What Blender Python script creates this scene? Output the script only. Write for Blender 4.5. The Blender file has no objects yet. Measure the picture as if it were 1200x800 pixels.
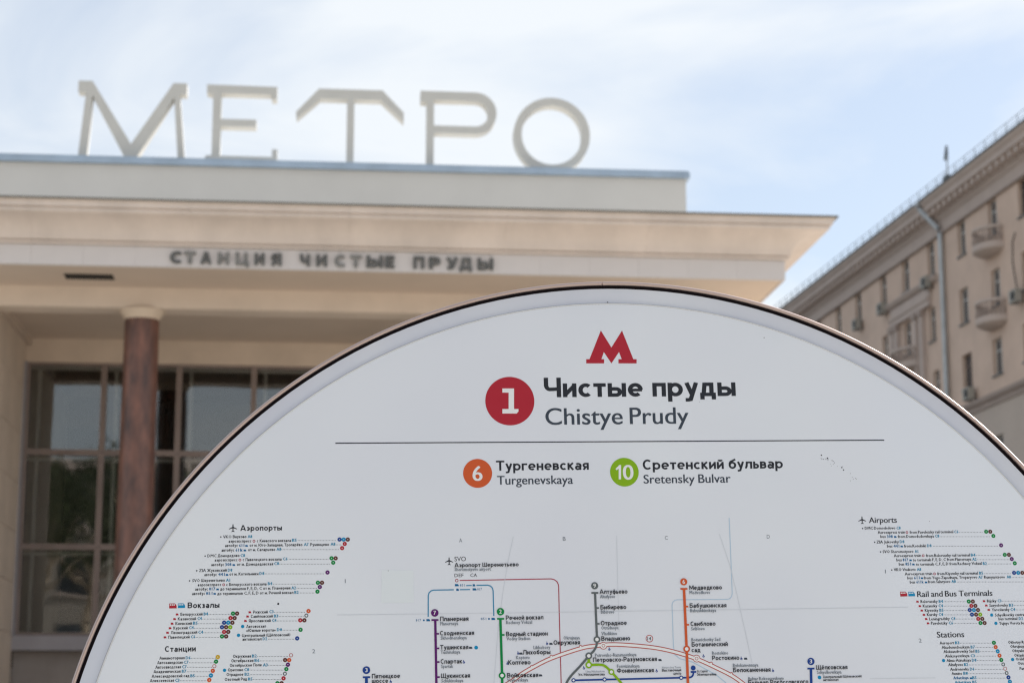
import bpy, math, random
from mathutils import Vector, Matrix
random.seed(7)
scene = bpy.context.scene
col = scene.collection
R = math.radians

# ------------------------------------------------------------------ camera, sky, sun, exposure
FPX = 2330.0
PITCH = math.atan(FPX / 11900.0)
EYE = Vector((0, 0, 1.6))
CF = Vector((0, math.cos(PITCH), math.sin(PITCH)))
CU = Vector((0, -math.sin(PITCH), math.cos(PITCH)))
CR = Vector((1, 0, 0))
cam = bpy.data.cameras.new('camera')
cam.sensor_width = 36.0
cam.lens = FPX / 1200.0 * 36.0
cam.clip_start = 0.05
cam.clip_end = 3000
cam.dof.use_dof = True
cam.dof.focus_distance = 2.36
cam.dof.aperture_fstop = 12.5
camo = bpy.data.objects.new('camera', cam)
col.objects.link(camo)
camo.location = EYE
camo.rotation_euler = (R(90) + PITCH, 0, 0)
scene.camera = camo

SUN_EL, SUN_AZ = R(42), R(62)          # azimuth clockwise from +Y (the sun stands behind the station, to the right)
world = bpy.data.worlds.new('World')
scene.world = world
world.use_nodes = True
wn, wl = world.node_tree.nodes, world.node_tree.links
bg = wn['Background']
sky = wn.new('ShaderNodeTexSky')
sky.sky_type = 'NISHITA'
sky.sun_disc = False
sky.sun_elevation = SUN_EL
sky.sun_rotation = SUN_AZ
sky.air_density = 1.0
sky.dust_density = 1.0
sky.ozone_density = 0.8
tc = wn.new('ShaderNodeTexCoord')
mp = wn.new('ShaderNodeMapping')
mp.inputs['Scale'].default_value = (1.6, 1.6, 5.0)
mp.inputs['Location'].default_value = (2.3, 1.0, 1.5)
mp.inputs['Rotation'].default_value = (0.0, R(10), 0.0)
n1 = wn.new('ShaderNodeTexNoise')
n1.inputs['Scale'].default_value = 1.7
n1.inputs['Detail'].default_value = 7
n1.inputs['Roughness'].default_value = 0.52
n1.inputs['Distortion'].default_value = 0.5
cr = wn.new('ShaderNodeValToRGB')
cr.color_ramp.elements[0].position = 0.44
cr.color_ramp.elements[0].color = (0.38, 0.38, 0.38, 1)
cr.color_ramp.elements[1].position = 0.61
cr.color_ramp.elements[1].color = (0.92, 0.92, 0.92, 1)
mx = wn.new('ShaderNodeMixRGB')
mx.inputs['Color2'].default_value = (6.0, 6.25, 6.45, 1)   # sunlit high cloud, in the sky texture's units
wl.new(tc.outputs['Generated'], mp.inputs['Vector'])
wl.new(mp.outputs['Vector'], n1.inputs['Vector'])
wl.new(n1.outputs['Fac'], cr.inputs['Fac'])
wl.new(cr.outputs['Color'], mx.inputs['Fac'])
wl.new(sky.outputs['Color'], mx.inputs['Color1'])
wl.new(mx.outputs['Color'], bg.inputs['Color'])
bg.inputs['Strength'].default_value = 0.10

sun = bpy.data.lights.new('sun', 'SUN')
sun.energy = 5.0
sun.angle = R(0.6)
sun.color = (1.0, 0.945, 0.88)
suno = bpy.data.objects.new('sun', sun)
col.objects.link(suno)
sd = Vector((math.cos(SUN_EL) * math.sin(SUN_AZ), math.cos(SUN_EL) * math.cos(SUN_AZ), math.sin(SUN_EL)))
suno.rotation_euler = sd.to_track_quat('Z', 'Y').to_euler()
suno.location = (30, 40, 60)
scene.view_settings.view_transform = 'Standard'
scene.view_settings.look = 'None'
scene.view_settings.exposure = 0.66
scene.cycles.filter_width = 1.25
scene.cycles.denoising_prefilter = 'NONE'
scene.view_settings.gamma = 1.0

# ------------------------------------------------------------------ materials
MATS = {}
def mat(name, c, rough=0.8, metal=0.0, var=0.0, scale=4.0, bump=0.0, bscale=None, spec=0.5, coat=0.0, stretch=None, c2=None, detail=6):
    m = bpy.data.materials.new(name)
    m.use_nodes = True
    n, l = m.node_tree.nodes, m.node_tree.links
    b = n['Principled BSDF']
    b.inputs['Base Color'].default_value = (*c, 1)
    b.inputs['Roughness'].default_value = rough
    b.inputs['Metallic'].default_value = metal
    b.inputs['Specular IOR Level'].default_value = spec
    b.inputs['Coat Weight'].default_value = coat
    b.inputs['Coat Roughness'].default_value = 0.06
    if var or c2 or bump:
        t = n.new('ShaderNodeTexCoord')
        mpn = n.new('ShaderNodeMapping')
        if stretch: mpn.inputs['Scale'].default_value = stretch
        l.new(t.outputs['Object'], mpn.inputs['Vector'])
    if var or c2:
        a = n.new('ShaderNodeTexNoise'); a.inputs['Scale'].default_value = scale
        a.inputs['Detail'].default_value = detail; a.inputs['Roughness'].default_value = 0.6
        l.new(mpn.outputs['Vector'], a.inputs['Vector'])
        r = n.new('ShaderNodeValToRGB')
        r.color_ramp.elements[0].position = 0.3; r.color_ramp.elements[1].position = 0.7
        lo = c2 if c2 else tuple(max(0, v * (1 - var)) for v in c)
        hi = c if c2 else tuple(min(1, v * (1 + var)) for v in c)
        r.color_ramp.elements[0].color = (*lo, 1); r.color_ramp.elements[1].color = (*hi, 1)
        l.new(a.outputs['Fac'], r.inputs['Fac']); l.new(r.outputs['Color'], b.inputs['Base Color'])
    if bump:
        a2 = n.new('ShaderNodeTexNoise'); a2.inputs['Scale'].default_value = bscale or scale * 8
        a2.inputs['Detail'].default_value = 5
        l.new(mpn.outputs['Vector'], a2.inputs['Vector'])
        bu = n.new('ShaderNodeBump'); bu.inputs['Strength'].default_value = bump; bu.inputs['Distance'].default_value = 0.02
        l.new(a2.outputs['Fac'], bu.inputs['Height']); l.new(bu.outputs['Normal'], b.inputs['Normal'])
    MATS[name] = m
    return m
def glass(name, ior=1.6, tint=(0.86, 0.9, 0.9), boost=1.0):
    m = bpy.data.materials.new(name); m.use_nodes = True
    n, l = m.node_tree.nodes, m.node_tree.links
    n.remove(n['Principled BSDF'])
    t = n.new('ShaderNodeBsdfTransparent'); t.inputs['Color'].default_value = (*tint, 1)
    g = n.new('ShaderNodeBsdfGlossy'); g.inputs['Roughness'].default_value = 0.02
    f = n.new('ShaderNodeFresnel'); f.inputs['IOR'].default_value = ior
    mu = n.new('ShaderNodeMath'); mu.operation = 'MULTIPLY'; mu.inputs[1].default_value = boost; mu.use_clamp = True
    x = n.new('ShaderNodeMixShader')
    # a slightly uneven sheet
    tcn = n.new('ShaderNodeTexCoord'); ns = n.new('ShaderNodeTexNoise'); ns.inputs['Scale'].default_value = 0.9
    bu = n.new('ShaderNodeBump'); bu.inputs['Strength'].default_value = 0.12; bu.inputs['Distance'].default_value = 0.02
    l.new(tcn.outputs['Object'], ns.inputs['Vector']); l.new(ns.outputs['Fac'], bu.inputs['Height'])
    l.new(bu.outputs['Normal'], g.inputs['Normal'])
    l.new(f.outputs[0], mu.inputs[0]); l.new(mu.outputs[0], x.inputs[0]); l.new(t.outputs[0], x.inputs[1]); l.new(g.outputs[0], x.inputs[2])
    l.new(x.outputs[0], n['Material Output'].inputs['Surface'])
    MATS[name] = m
    return m
M = MATS
# station
mat('limestone', (0.68, 0.565, 0.46), 0.85, var=0.09, scale=1.3, bump=0.15, bscale=30)
mat('cornice_plaster', (0.68, 0.59, 0.53), 0.85, var=0.10, scale=1.6, bump=0.08, bscale=25, stretch=(1.0, .5, .5))
mat('frieze_stone', (0.64, 0.60, 0.59), 0.7, var=0.03, scale=2.0, bump=0.05)
mat('beam_plaster', (0.68, 0.57, 0.475), 0.85, var=0.08, scale=1.2)
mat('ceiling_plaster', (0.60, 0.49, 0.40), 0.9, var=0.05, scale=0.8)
mat('parapet_paint', (0.62, 0.59, 0.55), 0.75, var=0.035, scale=1.1, stretch=(1, 1, 0.8), bump=0.06)
mat('blue_flashing', (0.38, 0.46, 0.55), 0.35, metal=0.3, var=0.12, scale=2.5)
mat('dark_flashing', (0.16, 0.15, 0.13), 0.5, metal=0.3, var=0.2, scale=2)
mat('roof_sheet', (0.55, 0.55, 0.53), 0.5, metal=0.0, var=0.05, scale=1)
mat('red_granite', (0.23, 0.105, 0.075), 0.40, c2=(0.065, 0.038, 0.034), scale=7, bump=0.05, bscale=60, stretch=(1, 1, 0.35))
mat('capital_stone', (0.66, 0.54, 0.425), 0.8, var=0.04, scale=4)
mat('window_wood', (0.29, 0.225, 0.20), 0.55, var=0.15, scale=3, stretch=(1, 1, 0.3))
mat('inner_wood', (0.50, 0.44, 0.38), 0.6, var=0.1, scale=3)
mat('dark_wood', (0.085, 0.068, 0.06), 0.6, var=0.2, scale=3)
mat('sill_stone', (0.36, 0.34, 0.36), 0.6, var=0.06, scale=3)
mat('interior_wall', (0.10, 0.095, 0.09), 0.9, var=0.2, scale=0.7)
mat('plinth_stone', (0.30, 0.26, 0.235), 0.75, var=0.12, scale=2.2, bump=0.1)
mat('black_grille', (0.012, 0.012, 0.012), 0.7)
mat('letter_paint', (0.58, 0.56, 0.515), 0.45, var=0.04, scale=3)
mat('letter_dark', (0.12, 0.12, 0.115), 0.5, metal=0.2, var=0.3, scale=9)
mat('letter_worn', (0.21, 0.205, 0.195), 0.55, metal=0.2, var=0.25, scale=9)
glass('window_glass', 1.62, (0.84, 0.87, 0.87), 2.1)
# apartment house
mat('ochre_render', (0.56, 0.425, 0.34), 0.9, var=0.10, scale=0.5, bump=0.1, bscale=8)
mat('lower_render', (0.45, 0.38, 0.325), 0.9, var=0.07, scale=0.3)
mat('house_trim', (0.46, 0.38, 0.335), 0.85, var=0.06, scale=0.8)
mat('house_trim_dark', (0.33, 0.265, 0.23), 0.85, var=0.08, scale=0.8)
mat('roof_metal', (0.10, 0.11, 0.115), 0.5, metal=0.4)
mat('zinc', (0.40, 0.42, 0.43), 0.4, metal=0.35, var=0.15, scale=1.5)
mat('frame_white', (0.50, 0.49, 0.47), 0.6)
mat('frame_brown', (0.14, 0.10, 0.08), 0.6)
mat('house_pane', (0.035, 0.042, 0.05), 0.06, spec=0.9, var=0.3, scale=0.4)
mat('curtain', (0.55, 0.55, 0.54), 0.9, var=0.1, scale=2)
mat('ac_case', (0.30, 0.285, 0.25), 0.55, var=0.05)
mat('rail_metal', (0.42, 0.45, 0.48), 0.5, metal=0.4)
mat('cable', (0.05, 0.05, 0.05), 0.7)
# ground and trees
mat('asphalt', (0.055, 0.055, 0.058), 0.9, var=0.15, scale=0.6, bump=0.2, bscale=40)
mat('paving', (0.42, 0.395, 0.35), 0.85, var=0.1, scale=0.5, bump=0.15, bscale=20)
mat('kerb_stone', (0.34, 0.33, 0.31), 0.8, var=0.1)
mat('bark', (0.40, 0.32, 0.24), 0.9, var=0.25, scale=6, bump=0.5, stretch=(3, 3, 0.6))
mat('leaf', (0.09, 0.11, 0.045), 0.7, c2=(0.055, 0.075, 0.03), scale=1.2)
mat('pale_render', (0.30, 0.265, 0.23), 0.9, var=0.05, scale=0.3)
# information sign
mat('copper_rim', (0.50, 0.40, 0.37), 0.42, metal=0.85, var=0.06, scale=3)
mat('bronze_body', (0.17, 0.12, 0.10), 0.4, metal=0.6, var=0.1, scale=5)
mat('gasket', (0.006, 0.004, 0.006), 0.9, spec=0.1)
mat('bezel_glass', (0.60, 0.645, 0.73), 0.16, coat=0.5, var=0.10, scale=2.2, c2=(0.47, 0.51, 0.63))
mat('bezel_ridge', (0.62, 0.64, 0.66), 0.3, coat=0.3)
mat('sign_face', (0.74, 0.79, 0.85), 0.18, coat=0.5, c2=(0.675, 0.71, 0.80), scale=1.6, detail=3)
mat('steel', (0.25, 0.25, 0.26), 0.4, metal=0.8)
INK = {}
def ink(name, c, rough=0.3):
    INK[name] = mat('ink_' + name, c, rough, coat=0.0, spec=0.25); return INK[name]
ink('black', (0.022, 0.026, 0.036)); ink('slate', (0.045, 0.06, 0.085)); ink('grey', (0.16, 0.19, 0.23)); ink('light_grey', (0.27, 0.30, 0.34))
ink('metro_red', (0.40, 0.020, 0.038)); ink('red', (0.42, 0.03, 0.045)); ink('orange', (0.58, 0.10, 0.030)); ink('green', (0.0, 0.22, 0.055))
ink('lime', (0.22, 0.42, 0.010)); ink('blue', (0.008, 0.05, 0.26)); ink('sky', (0.0, 0.24, 0.48)); ink('code', (0.02, 0.24, 0.42)); ink('route', (0.0, 0.12, 0.30))
ink('brown', (0.11, 0.035, 0.030)); ink('purple', (0.10, 0.012, 0.14)); ink('line_grey', (0.11, 0.13, 0.14)); ink('yellow', (0.55, 0.36, 0.02))
ink('pink', (0.42, 0.12, 0.12)); ink('ring_red', (0.45, 0.09, 0.075)); ink('pale_blue', (0.42, 0.56, 0.70)); ink('line_blue', (0.05, 0.24, 0.42)); ink('white', (0.76, 0.78, 0.80))
ink('faint', (0.58, 0.62, 0.69)); ink('crimson', (0.36, 0.055, 0.085)); ink('trace', (0.69, 0.745, 0.79))

# ------------------------------------------------------------------ object helpers
def tag(o, label=None, cat=None, group=None, kind=None):
    if label: o['label'] = label
    if cat: o['category'] = cat
    if group: o['group'] = group
    if kind: o['kind'] = kind
    return o
def empty(name, loc=(0, 0, 0), rz=0.0, label=None, cat=None, group=None):
    o = bpy.data.objects.new(name, None)
    o.empty_display_size = 0.3
    o.location = loc; o.rotation_euler = (0, 0, rz)
    col.objects.link(o)
    return tag(o, label, cat, group)
class MB:
    def __init__(s): s.v = []; s.f = []
    def add(s, vs, fs):
        k = len(s.v); s.v += [tuple(p) for p in vs]; s.f += [tuple(i + k for i in q) for q in fs]; return s
    def box(s, x0, x1, y0, y1, z0, z1):
        return s.add([(x0, y0, z0), (x1, y0, z0), (x1, y1, z0), (x0, y1, z0), (x0, y0, z1), (x1, y0, z1), (x1, y1, z1), (x0, y1, z1)],
                     [(0, 3, 2, 1), (4, 5, 6, 7), (0, 1, 5, 4), (1, 2, 6, 5), (2, 3, 7, 6), (3, 0, 4, 7)])
    def prism(s, poly, a, b, plane='xz', holes=None):
        """poly: 2D outline (ccw or cw), extruded between a and b on the remaining axis"""
        n = len(poly)
        def P(p, t):
            return (p[0], t, p[1]) if plane == 'xz' else ((p[0], p[1], t) if plane == 'xy' else (t, p[0], p[1]))
        from mathutils.geometry import tessellate_polygon
        tri = tessellate_polygon([[Vector((p[0], p[1], 0)) for p in poly]])
        k = len(s.v)
        s.v += [P(p, a) for p in poly] + [P(p, b) for p in poly]
        s.f += [tuple(k + i for i in t) for t in tri] + [tuple(k + n + i for i in reversed(t)) for t in tri]
        s.f += [(k + i, k + (i + 1) % n, k + n + (i + 1) % n, k + n + i) for i in range(n)]
        return s
    def lathe(s, prof, cx=0, cy=0, n=32, a0=0.0, a1=None):
        full = a1 is None
        a1 = a0 + 2 * math.pi if full else a1
        m = n if full else n + 1
        k = len(s.v)
        for i in range(m):
            a = a0 + (a1 - a0) * i / n
            s.v += [(cx + r * math.cos(a), cy + r * math.sin(a), z) for r, z in prof]
        L = len(prof)
        for i in range(n):
            j = (i + 1) % m
            for q in range(L - 1):
                s.f.append((k + i * L + q, k + j * L + q, k + j * L + q + 1, k + i * L + q + 1))
        return s
    def tube(s, pts, r, n=8):
        pts = [Vector(p) for p in pts]; k = len(s.v)
        for i, p in enumerate(pts):
            t = (pts[min(i + 1, len(pts) - 1)] - pts[max(i - 1, 0)]).normalized()
            u = t.orthogonal().normalized() if abs(t.z) < .9 else Vector((1, 0, 0)).cross(t).normalized()
            if abs(t.z) < .9: u = Vector((0, 0, 1)).cross(t).normalized()
            w = t.cross(u)
            rr = r[i] if isinstance(r, (list, tuple)) else r
            s.v += [tuple(p + (u * math.cos(2 * math.pi * j / n) + w * math.sin(2 * math.pi * j / n)) * rr) for j in range(n)]
        for i in range(len(pts) - 1):
            for j in range(n):
                s.f.append((k + i * n + j, k + i * n + (j + 1) % n, k + (i + 1) * n + (j + 1) % n, k + (i + 1) * n + j))
        s.f.append(tuple(k + j for j in range(n))[::-1]); s.f.append(tuple(k + (len(pts) - 1) * n + j for j in range(n)))
        return s
    def build(s, name, m, parent=None, smooth=False, loc=None, fix=True):
        me = bpy.data.meshes.new(name)
        me.from_pydata(s.v, [], s.f)
        if fix:
            import bmesh
            b = bmesh.new(); b.from_mesh(me); bmesh.ops.recalc_face_normals(b, faces=b.faces); b.to_mesh(me); b.free()
        me.materials.append(M[m] if isinstance(m, str) else m)
        if smooth:
            me.polygons.foreach_set('use_smooth', [True] * len(me.polygons))
            try: me.set_sharp_from_angle(angle=R(35))
            except Exception: pass
        me.update()
        o = bpy.data.objects.new(name, me)
        col.objects.link(o)
        if parent: o.parent = parent
        if loc: o.location = loc
        return o
def link_copy(o, parent=None, loc=None, **kw):
    c = o.copy(); col.objects.link(c)
    if parent: c.parent = parent
    if loc is not None: c.location = loc
    return c

# ------------------------------------------------------------------ ground
tag(MB().add([(-1500, -1500, 0), (1500, -1500, 0), (1500, 1500, 0), (-1500, 1500, 0)], [(0, 1, 2, 3)]).build('ground', 'asphalt', fix=False), kind='structure')
tag(MB().box(-75, 34, -40, 90, 0.004, 0.12).build('pavement', 'paving'), kind='structure')
kb = MB()
kb.box(-75.2, 34.2, -40.2, -40.0, 0.002, 0.14)
tag(kb.build('kerb', 'kerb_stone'), kind='structure')

# ------------------------------------------------------------------ metro station
SY = math.atan2(0.0941709, 0.99555605)
SO = Vector((-5.60085837, 29.93577476, 0.12))
GZ = 0.12                                       # the local z below is measured from z = 0 of the world
st = empty('metro_station', SO, SY, 'low pale stone metro station with flared cornice, red granite column and tall gridded windows', 'metro station')
def z(v): return v - GZ
XL, XR = -3.80, 9.61                            # frieze ends
WL, WR = -2.30, 7.72                            # inner faces of the side walls
# platform with steps
pb = MB(); pb.box(-4.2, 10.0, -1.6, 10, z(0.12), z(0.72)); pb.build('platform', 'plinth_stone', st)
for i in range(3):
    MB().box(-4.2 + .0, 10.0, -1.6 - .35 * (i + 1), -1.6 - .35 * i - .003, z(0.12), z(0.57 - .15 * i)).build('step', 'plinth_stone', st)
# side walls built of stone blocks
for k, (xa, xb, fx) in enumerate(((WL - .42, WL - .02, 1), (WR + .02, WR + .50, -1))):
    w = MB().box(xa, xb, -.24, 3.2, z(.72), z(8.10)).build('side_wall', 'limestone', st)
    rows = 9; hgt = (8.09 - .73) / rows
    protos = {}
    for r_ in range(rows):
        cuts = [-.245, .95, 2.1, 3.19] if r_ % 2 else [-.245, .4, 1.55, 2.65, 3.19]
        for a, b in zip(cuts[:-1], cuts[1:]):
            L = round(b - a - .012, 3)
            x0, x1 = (xb - .002, xb + .02) if fx > 0 else (xa - .02, xa + .002)
            if (L, fx) not in protos:
                o = MB().box(x0, x1, 0, L, 0, hgt - .012).build('stone_block', 'limestone', w, loc=(0, a + .006, z(.73 + r_ * hgt)))
                protos[(L, fx)] = o
            else:
                link_copy(protos[(L, fx)], w, (0, a + .006, z(.73 + r_ * hgt)))
# beam over the columns, ceiling, roof slab with soffit
MB().box(WL - .42, WR + .5, -.25, .25, z(7.93), z(8.254)).build('beam', 'beam_plaster', st)
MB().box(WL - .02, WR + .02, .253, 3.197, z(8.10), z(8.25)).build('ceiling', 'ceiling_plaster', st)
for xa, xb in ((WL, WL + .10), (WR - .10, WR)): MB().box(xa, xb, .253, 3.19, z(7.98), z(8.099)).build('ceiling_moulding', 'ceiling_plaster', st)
# soffit slab, with the real slot of the ventilation opening
vx0, vx1, vy0, vy1 = -1.17, -.44, -1.08, -.65
sl = MB(); zt = 8.56
sl.box(XL + .05, vx0, -1.58, 12.0, z(8.257), z(zt)); sl.box(vx1, XR - .05, -1.58, 12.0, z(8.257), z(zt))
sl.box(vx0, vx1, -1.58, vy0, z(8.257), z(zt)); sl.box(vx0, vx1, vy1, 12.0, z(8.257), z(zt))
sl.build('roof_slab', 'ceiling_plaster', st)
vent = MB().box(vx0, vx1, vy0, vy1, z(8.272), z(8.28)).build('vent', 'black_grille', st)
vf = MB()
for i in range(9): vf.box(vx0 + .02 + i * .08, vx0 + .032 + i * .08, vy0, vy1, z(8.262), z(8.271))
vf.build('grille', 'black_grille', vent)
# frieze of stone slabs
fz = MB().box(XL + .02, XR - .02, -1.61, -1.583, z(8.258), z(8.56)).build('frieze', 'frieze_stone', st)
nsl = 18; wsl = (XR - XL) / nsl
fo = MB().box(.0012, wsl - .0012, 0, .028, 0, .298).build('stone_slab', 'frieze_stone', fz, loc=(XL, -1.63, z(8.262)))
for i in range(1, nsl): link_copy(fo, fz, (XL + i * wsl, -1.63 + random.uniform(-.0015, .0015), z(8.262)))
for xx in (XL, XR - .028):
    for j in range(16):
        MB().box(xx, xx + .028, -1.60 + j * .85 + .003, -1.60 + (j + 1) * .85 - .003, z(8.262), z(8.56)).build('stone_slab', 'frieze_stone', fz)
# cornice: a profile swept round the slab, in lengths with open joints
prof = [(0.0, 8.566), (.055, 8.568), (.055, 8.60), (.028, 8.604), (.028, 8.622), (.075, 8.625), (.08, 8.645)]
for i in range(1, 11):
    a = i / 10 * math.pi / 2
    prof.append((.08 + .44 * (1 - math.cos(a)), 8.645 + .27 * math.sin(a)))
prof += [(.525, 8.925), (.56, 8.93), (.565, 8.965), (.545, 8.968), (.545, 8.985), (.60, 8.99), (.61, 9.055), (.63, 9.06), (.63, 9.09)]
def cor_piece(name, x0, x1, m0, m1, side='front', pr=prof, m='cornice_plaster', close=True):
    b = MB(); n = len(pr)
    for xx, mm in ((x0, m0), (x1, m1)):
        for o_, zz in pr:
            if side == 'front': b.v.append((xx + mm * o_, -1.63 - o_, z(zz)))
            elif side == 'right': b.v.append((XR + o_, xx + mm * o_, z(zz)))
            else: b.v.append((XL - o_, xx + mm * o_, z(zz)))
        if side == 'front': b.v.append((xx, -1.5, z(pr[-1][1])))
        elif side == 'right': b.v.append((XR - .1, xx, z(pr[-1][1])))
        else: b.v.append((XL + .1, xx, z(pr[-1][1])))
    for q in range(n):
        b.f.append((q, q + 1, n + 2 + q, n + 1 + q))
    b.f.append(tuple(range(n + 1))); b.f.append(tuple(range(n + 1, 2 * n + 2)))
    return b.build(name, m, st, smooth=True)
cuts = [XL, -1.55, .75, 3.05, 5.35, 7.48, XR]
for i, (a, b) in enumerate(zip(cuts[:-1], cuts[1:])):
    cor_piece('cornice', a + (0 if i == 0 else .0012), b - (0 if i == len(cuts) - 2 else .0012), -1 if i == 0 else 0, 1 if i == len(cuts) - 2 else 0)
for side in ('right', 'left'):
    for i in range(5):
        cor_piece('cornice', -1.63 + i * 2.7 + (0 if i == 0 else .003), -1.63 + (i + 1) * 2.7 - .003, -1 if i == 0 else 0, 0, side)
fl = [(.61, 9.093), (.665, 9.08), (.672, 9.083), (.672, 9.105), (.60, 9.125), (-.1, 9.16)]
cor_piece('cornice_flashing', XL, XR, -1, 1, 'front', fl, 'dark_flashing')
cor_piece('cornice_flashing', -1.63, 11.9, -1, 0, 'right', fl, 'dark_flashing')
cor_piece('cornice_flashing', -1.63, 11.9, -1, 0, 'left', fl, 'dark_flashing')
MB().box(XL + .12, XR - .12, -1.48, 11.9, z(8.57), z(9.17)).build('roof', 'roof_sheet', st)
# parapet block that carries the letters
MB().box(-2.86, 8.645, 1.20, 6.5, z(9.17), z(10.60)).build('parapet', 'parapet_paint', st)
cp = MB(); cp.box(-2.92, 8.70, 1.12, 6.6, z(10.603), z(10.70)); cp.box(-2.90, 8.68, 1.14, 6.58, z(10.70), z(10.725))
cp.build('coping', 'blue_flashing', st)
MB().box(-2.82, 8.60, 1.48, 6.5, z(10.725), z(10.74)).build('parapet_roof', 'roof_sheet', st)
# columns
colshaft = [(.0, .72), (.34, .72), (.34, .80), (.285, .84)] + [(.285 - .022 * t, .84 + 6.95 * t) for t in (0, .3, .6, .85, 1)] + [(0, 7.79)]
cap = [(0, 7.785), (.262, 7.785), (.27, 7.80), (.27, 7.815), (.285, 7.825), (.295, 7.845), (.315, 7.875), (.33, 7.885), (.345, 7.91), (.345, 7.927), (0, 7.927)]
for cx in (-.085, 5.50):
    c = MB().lathe([(r, z(q)) for r, q in colshaft[1:-1]], cx, 0, 48).build('column', 'red_granite', st, smooth=True)
    MB().lathe([(r, z(q)) for r, q in cap], cx, 0, 48).build('capital', 'capital_stone', c, smooth=True)
# window wall
MB().box(WL - .4, WR + .5, 3.20, 3.55, z(7.70), z(8.56)).build('lintel', 'limestone', st)
xs = [-2.26, -.985, .27, 1.525, 2.78, 4.035, 5.29, 6.545, 7.68]
zs = [3.14, 4.60, 6.18, 7.70]
MB().box(WL, WR, 3.13, 3.50, z(2.90), z(3.137)).build('window_sill', 'sill_stone', st)
for xa, xb in ((WL, -2.265), (7.69, WR)): MB().box(xa, xb, 3.10, 3.5, z(3.14), z(7.697)).build('window_jamb', 'sill_stone', st)
for i in range(8):
    x0, x1 = xs[i], xs[i + 1]
    for j in range(3):
        z0, z1 = zs[j], zs[j + 1]
        b = MB(); t = .045
        b.box(x0 + .004, x0 + t, 3.22, 3.34, z(z0 + .004), z(z1 - .004)); b.box(x1 - t, x1 - .004, 3.22, 3.34, z(z0 + .004), z(z1 - .004))
        b.box(x0 + t, x1 - t, 3.225, 3.335, z(z0 + .004), z(z0 + t)); b.box(x0 + t, x1 - t, 3.225, 3.335, z(z1 - t), z(z1 - .004))
        w = b.build('window', 'window_wood', st)
        MB().box(x0 + t, x1 - t, 3.30, 3.303, z(z0 + t), z(z1 - t)).build('pane', 'window_glass', w)
# inner glazing frame, well behind the outer one
b = MB()
for x0 in [q + .165 for q in xs[:-1]]: b.box(x0, x0 + .055, 3.40, 3.45, z(3.15), z(7.69))
for q in (3.15, 4.47, 6.05, 7.60): b.box(WL, WR, 3.403, 3.447, z(q), z(q + .06))
b.build('inner_window_frame', 'inner_wood', st)
# room behind
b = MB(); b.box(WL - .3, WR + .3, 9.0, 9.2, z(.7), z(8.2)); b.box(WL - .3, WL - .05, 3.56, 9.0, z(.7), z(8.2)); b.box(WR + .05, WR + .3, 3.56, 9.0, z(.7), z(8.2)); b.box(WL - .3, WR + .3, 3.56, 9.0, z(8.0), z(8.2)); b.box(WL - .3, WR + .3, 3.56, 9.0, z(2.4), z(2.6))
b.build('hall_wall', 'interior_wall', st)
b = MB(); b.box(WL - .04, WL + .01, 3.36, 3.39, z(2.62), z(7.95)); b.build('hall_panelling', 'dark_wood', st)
MB().box(WL - .4, WR + .5, 3.38, 3.55, z(.72), z(2.895)).build('lower_wall', 'plinth_stone', st)
nx = 8; pw = (WR - WL) / nx; lw = MB().box(.006, pw - .006, 0, .03, 0, .70).build('stone_panel', 'plinth_stone', st, loc=(WL, 3.35, z(2.19)))
for i in range(nx):
    for q in (2.19, 1.48, .77):
        if i == 0 and q == 2.19: continue
        link_copy(lw, st, (WL + i * pw, 3.35, z(q)))
b = MB(); b.box(WL - .4, WL - .02, 3.56, 11.9, z(.72), z(8.25)); b.box(WR + .02, WR + .5, 3.56, 11.9, z(.72), z(8.25)); b.box(WL - .02, WR + .02, 11.6, 11.9, z(.72), z(8.25)); b.build('rear_wall', 'limestone', st)

# roof letters
LP = {}
LP['M'] = ([(-1.36, 10.726), (-1.262, 11.895), (-1.392, 11.895), (-1.392, 12.085), (-1.165, 12.085), (-.505, 11.03), (.152, 12.09), (.375, 12.09), (.375, 11.90), (.262, 11.90), (.375, 10.726), (.262, 10.726), (.168, 11.84), (-.452, 10.726), (-.556, 10.726), (-1.158, 11.84), (-1.222, 10.726)],
           'leftmost white roof letter M with splayed stems standing on the blue coping')
LP['E'] = ([(.70, 10.726), (.70, 10.86), (.805, 10.88), (.805, 11.92), (.70, 11.94), (.70, 12.085), (1.855, 12.075), (1.855, 11.86), (1.765, 11.86), (1.765, 11.94), (.94, 11.94), (.94, 11.50), (1.525, 11.50), (1.525, 11.375), (.94, 11.375), (.94, 10.87), (1.79, 10.87), (1.79, 11.0), (1.88, 11.0), (1.88, 10.726)],
           'white roof letter E with slab serifs between the letters M and T')
LP['T'] = ([(2.17, 11.655), (2.545, 12.07), (3.595, 12.07), (3.955, 11.69), (3.955, 11.54), (3.575, 11.90), (3.133, 11.90), (3.133, 10.726), (3.012, 10.726), (3.012, 11.90), (2.565, 11.90), (2.185, 11.545)],
           'white roof letter T with drooping arms in the middle of the word')
a_ = [(5.145 + .36 * math.cos(R(t)), 11.722 + .36 * math.sin(R(t))) for t in range(90, -91, -10)]
b_ = [(5.145 + .222 * math.cos(R(t)), 11.712 + .222 * math.sin(R(t))) for t in range(-90, 91, 10)]
LP['P'] = ([(4.335, 10.726), (4.335, 11.895), (4.232, 11.895), (4.232, 12.085)] + a_ + [(4.458, 11.362), (4.458, 10.726)], 'white roof letter P with a long round bowl left of the round O')
SIDEF = {'M': .22}
letters_group = 'large white letters standing on the station roof'
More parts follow.
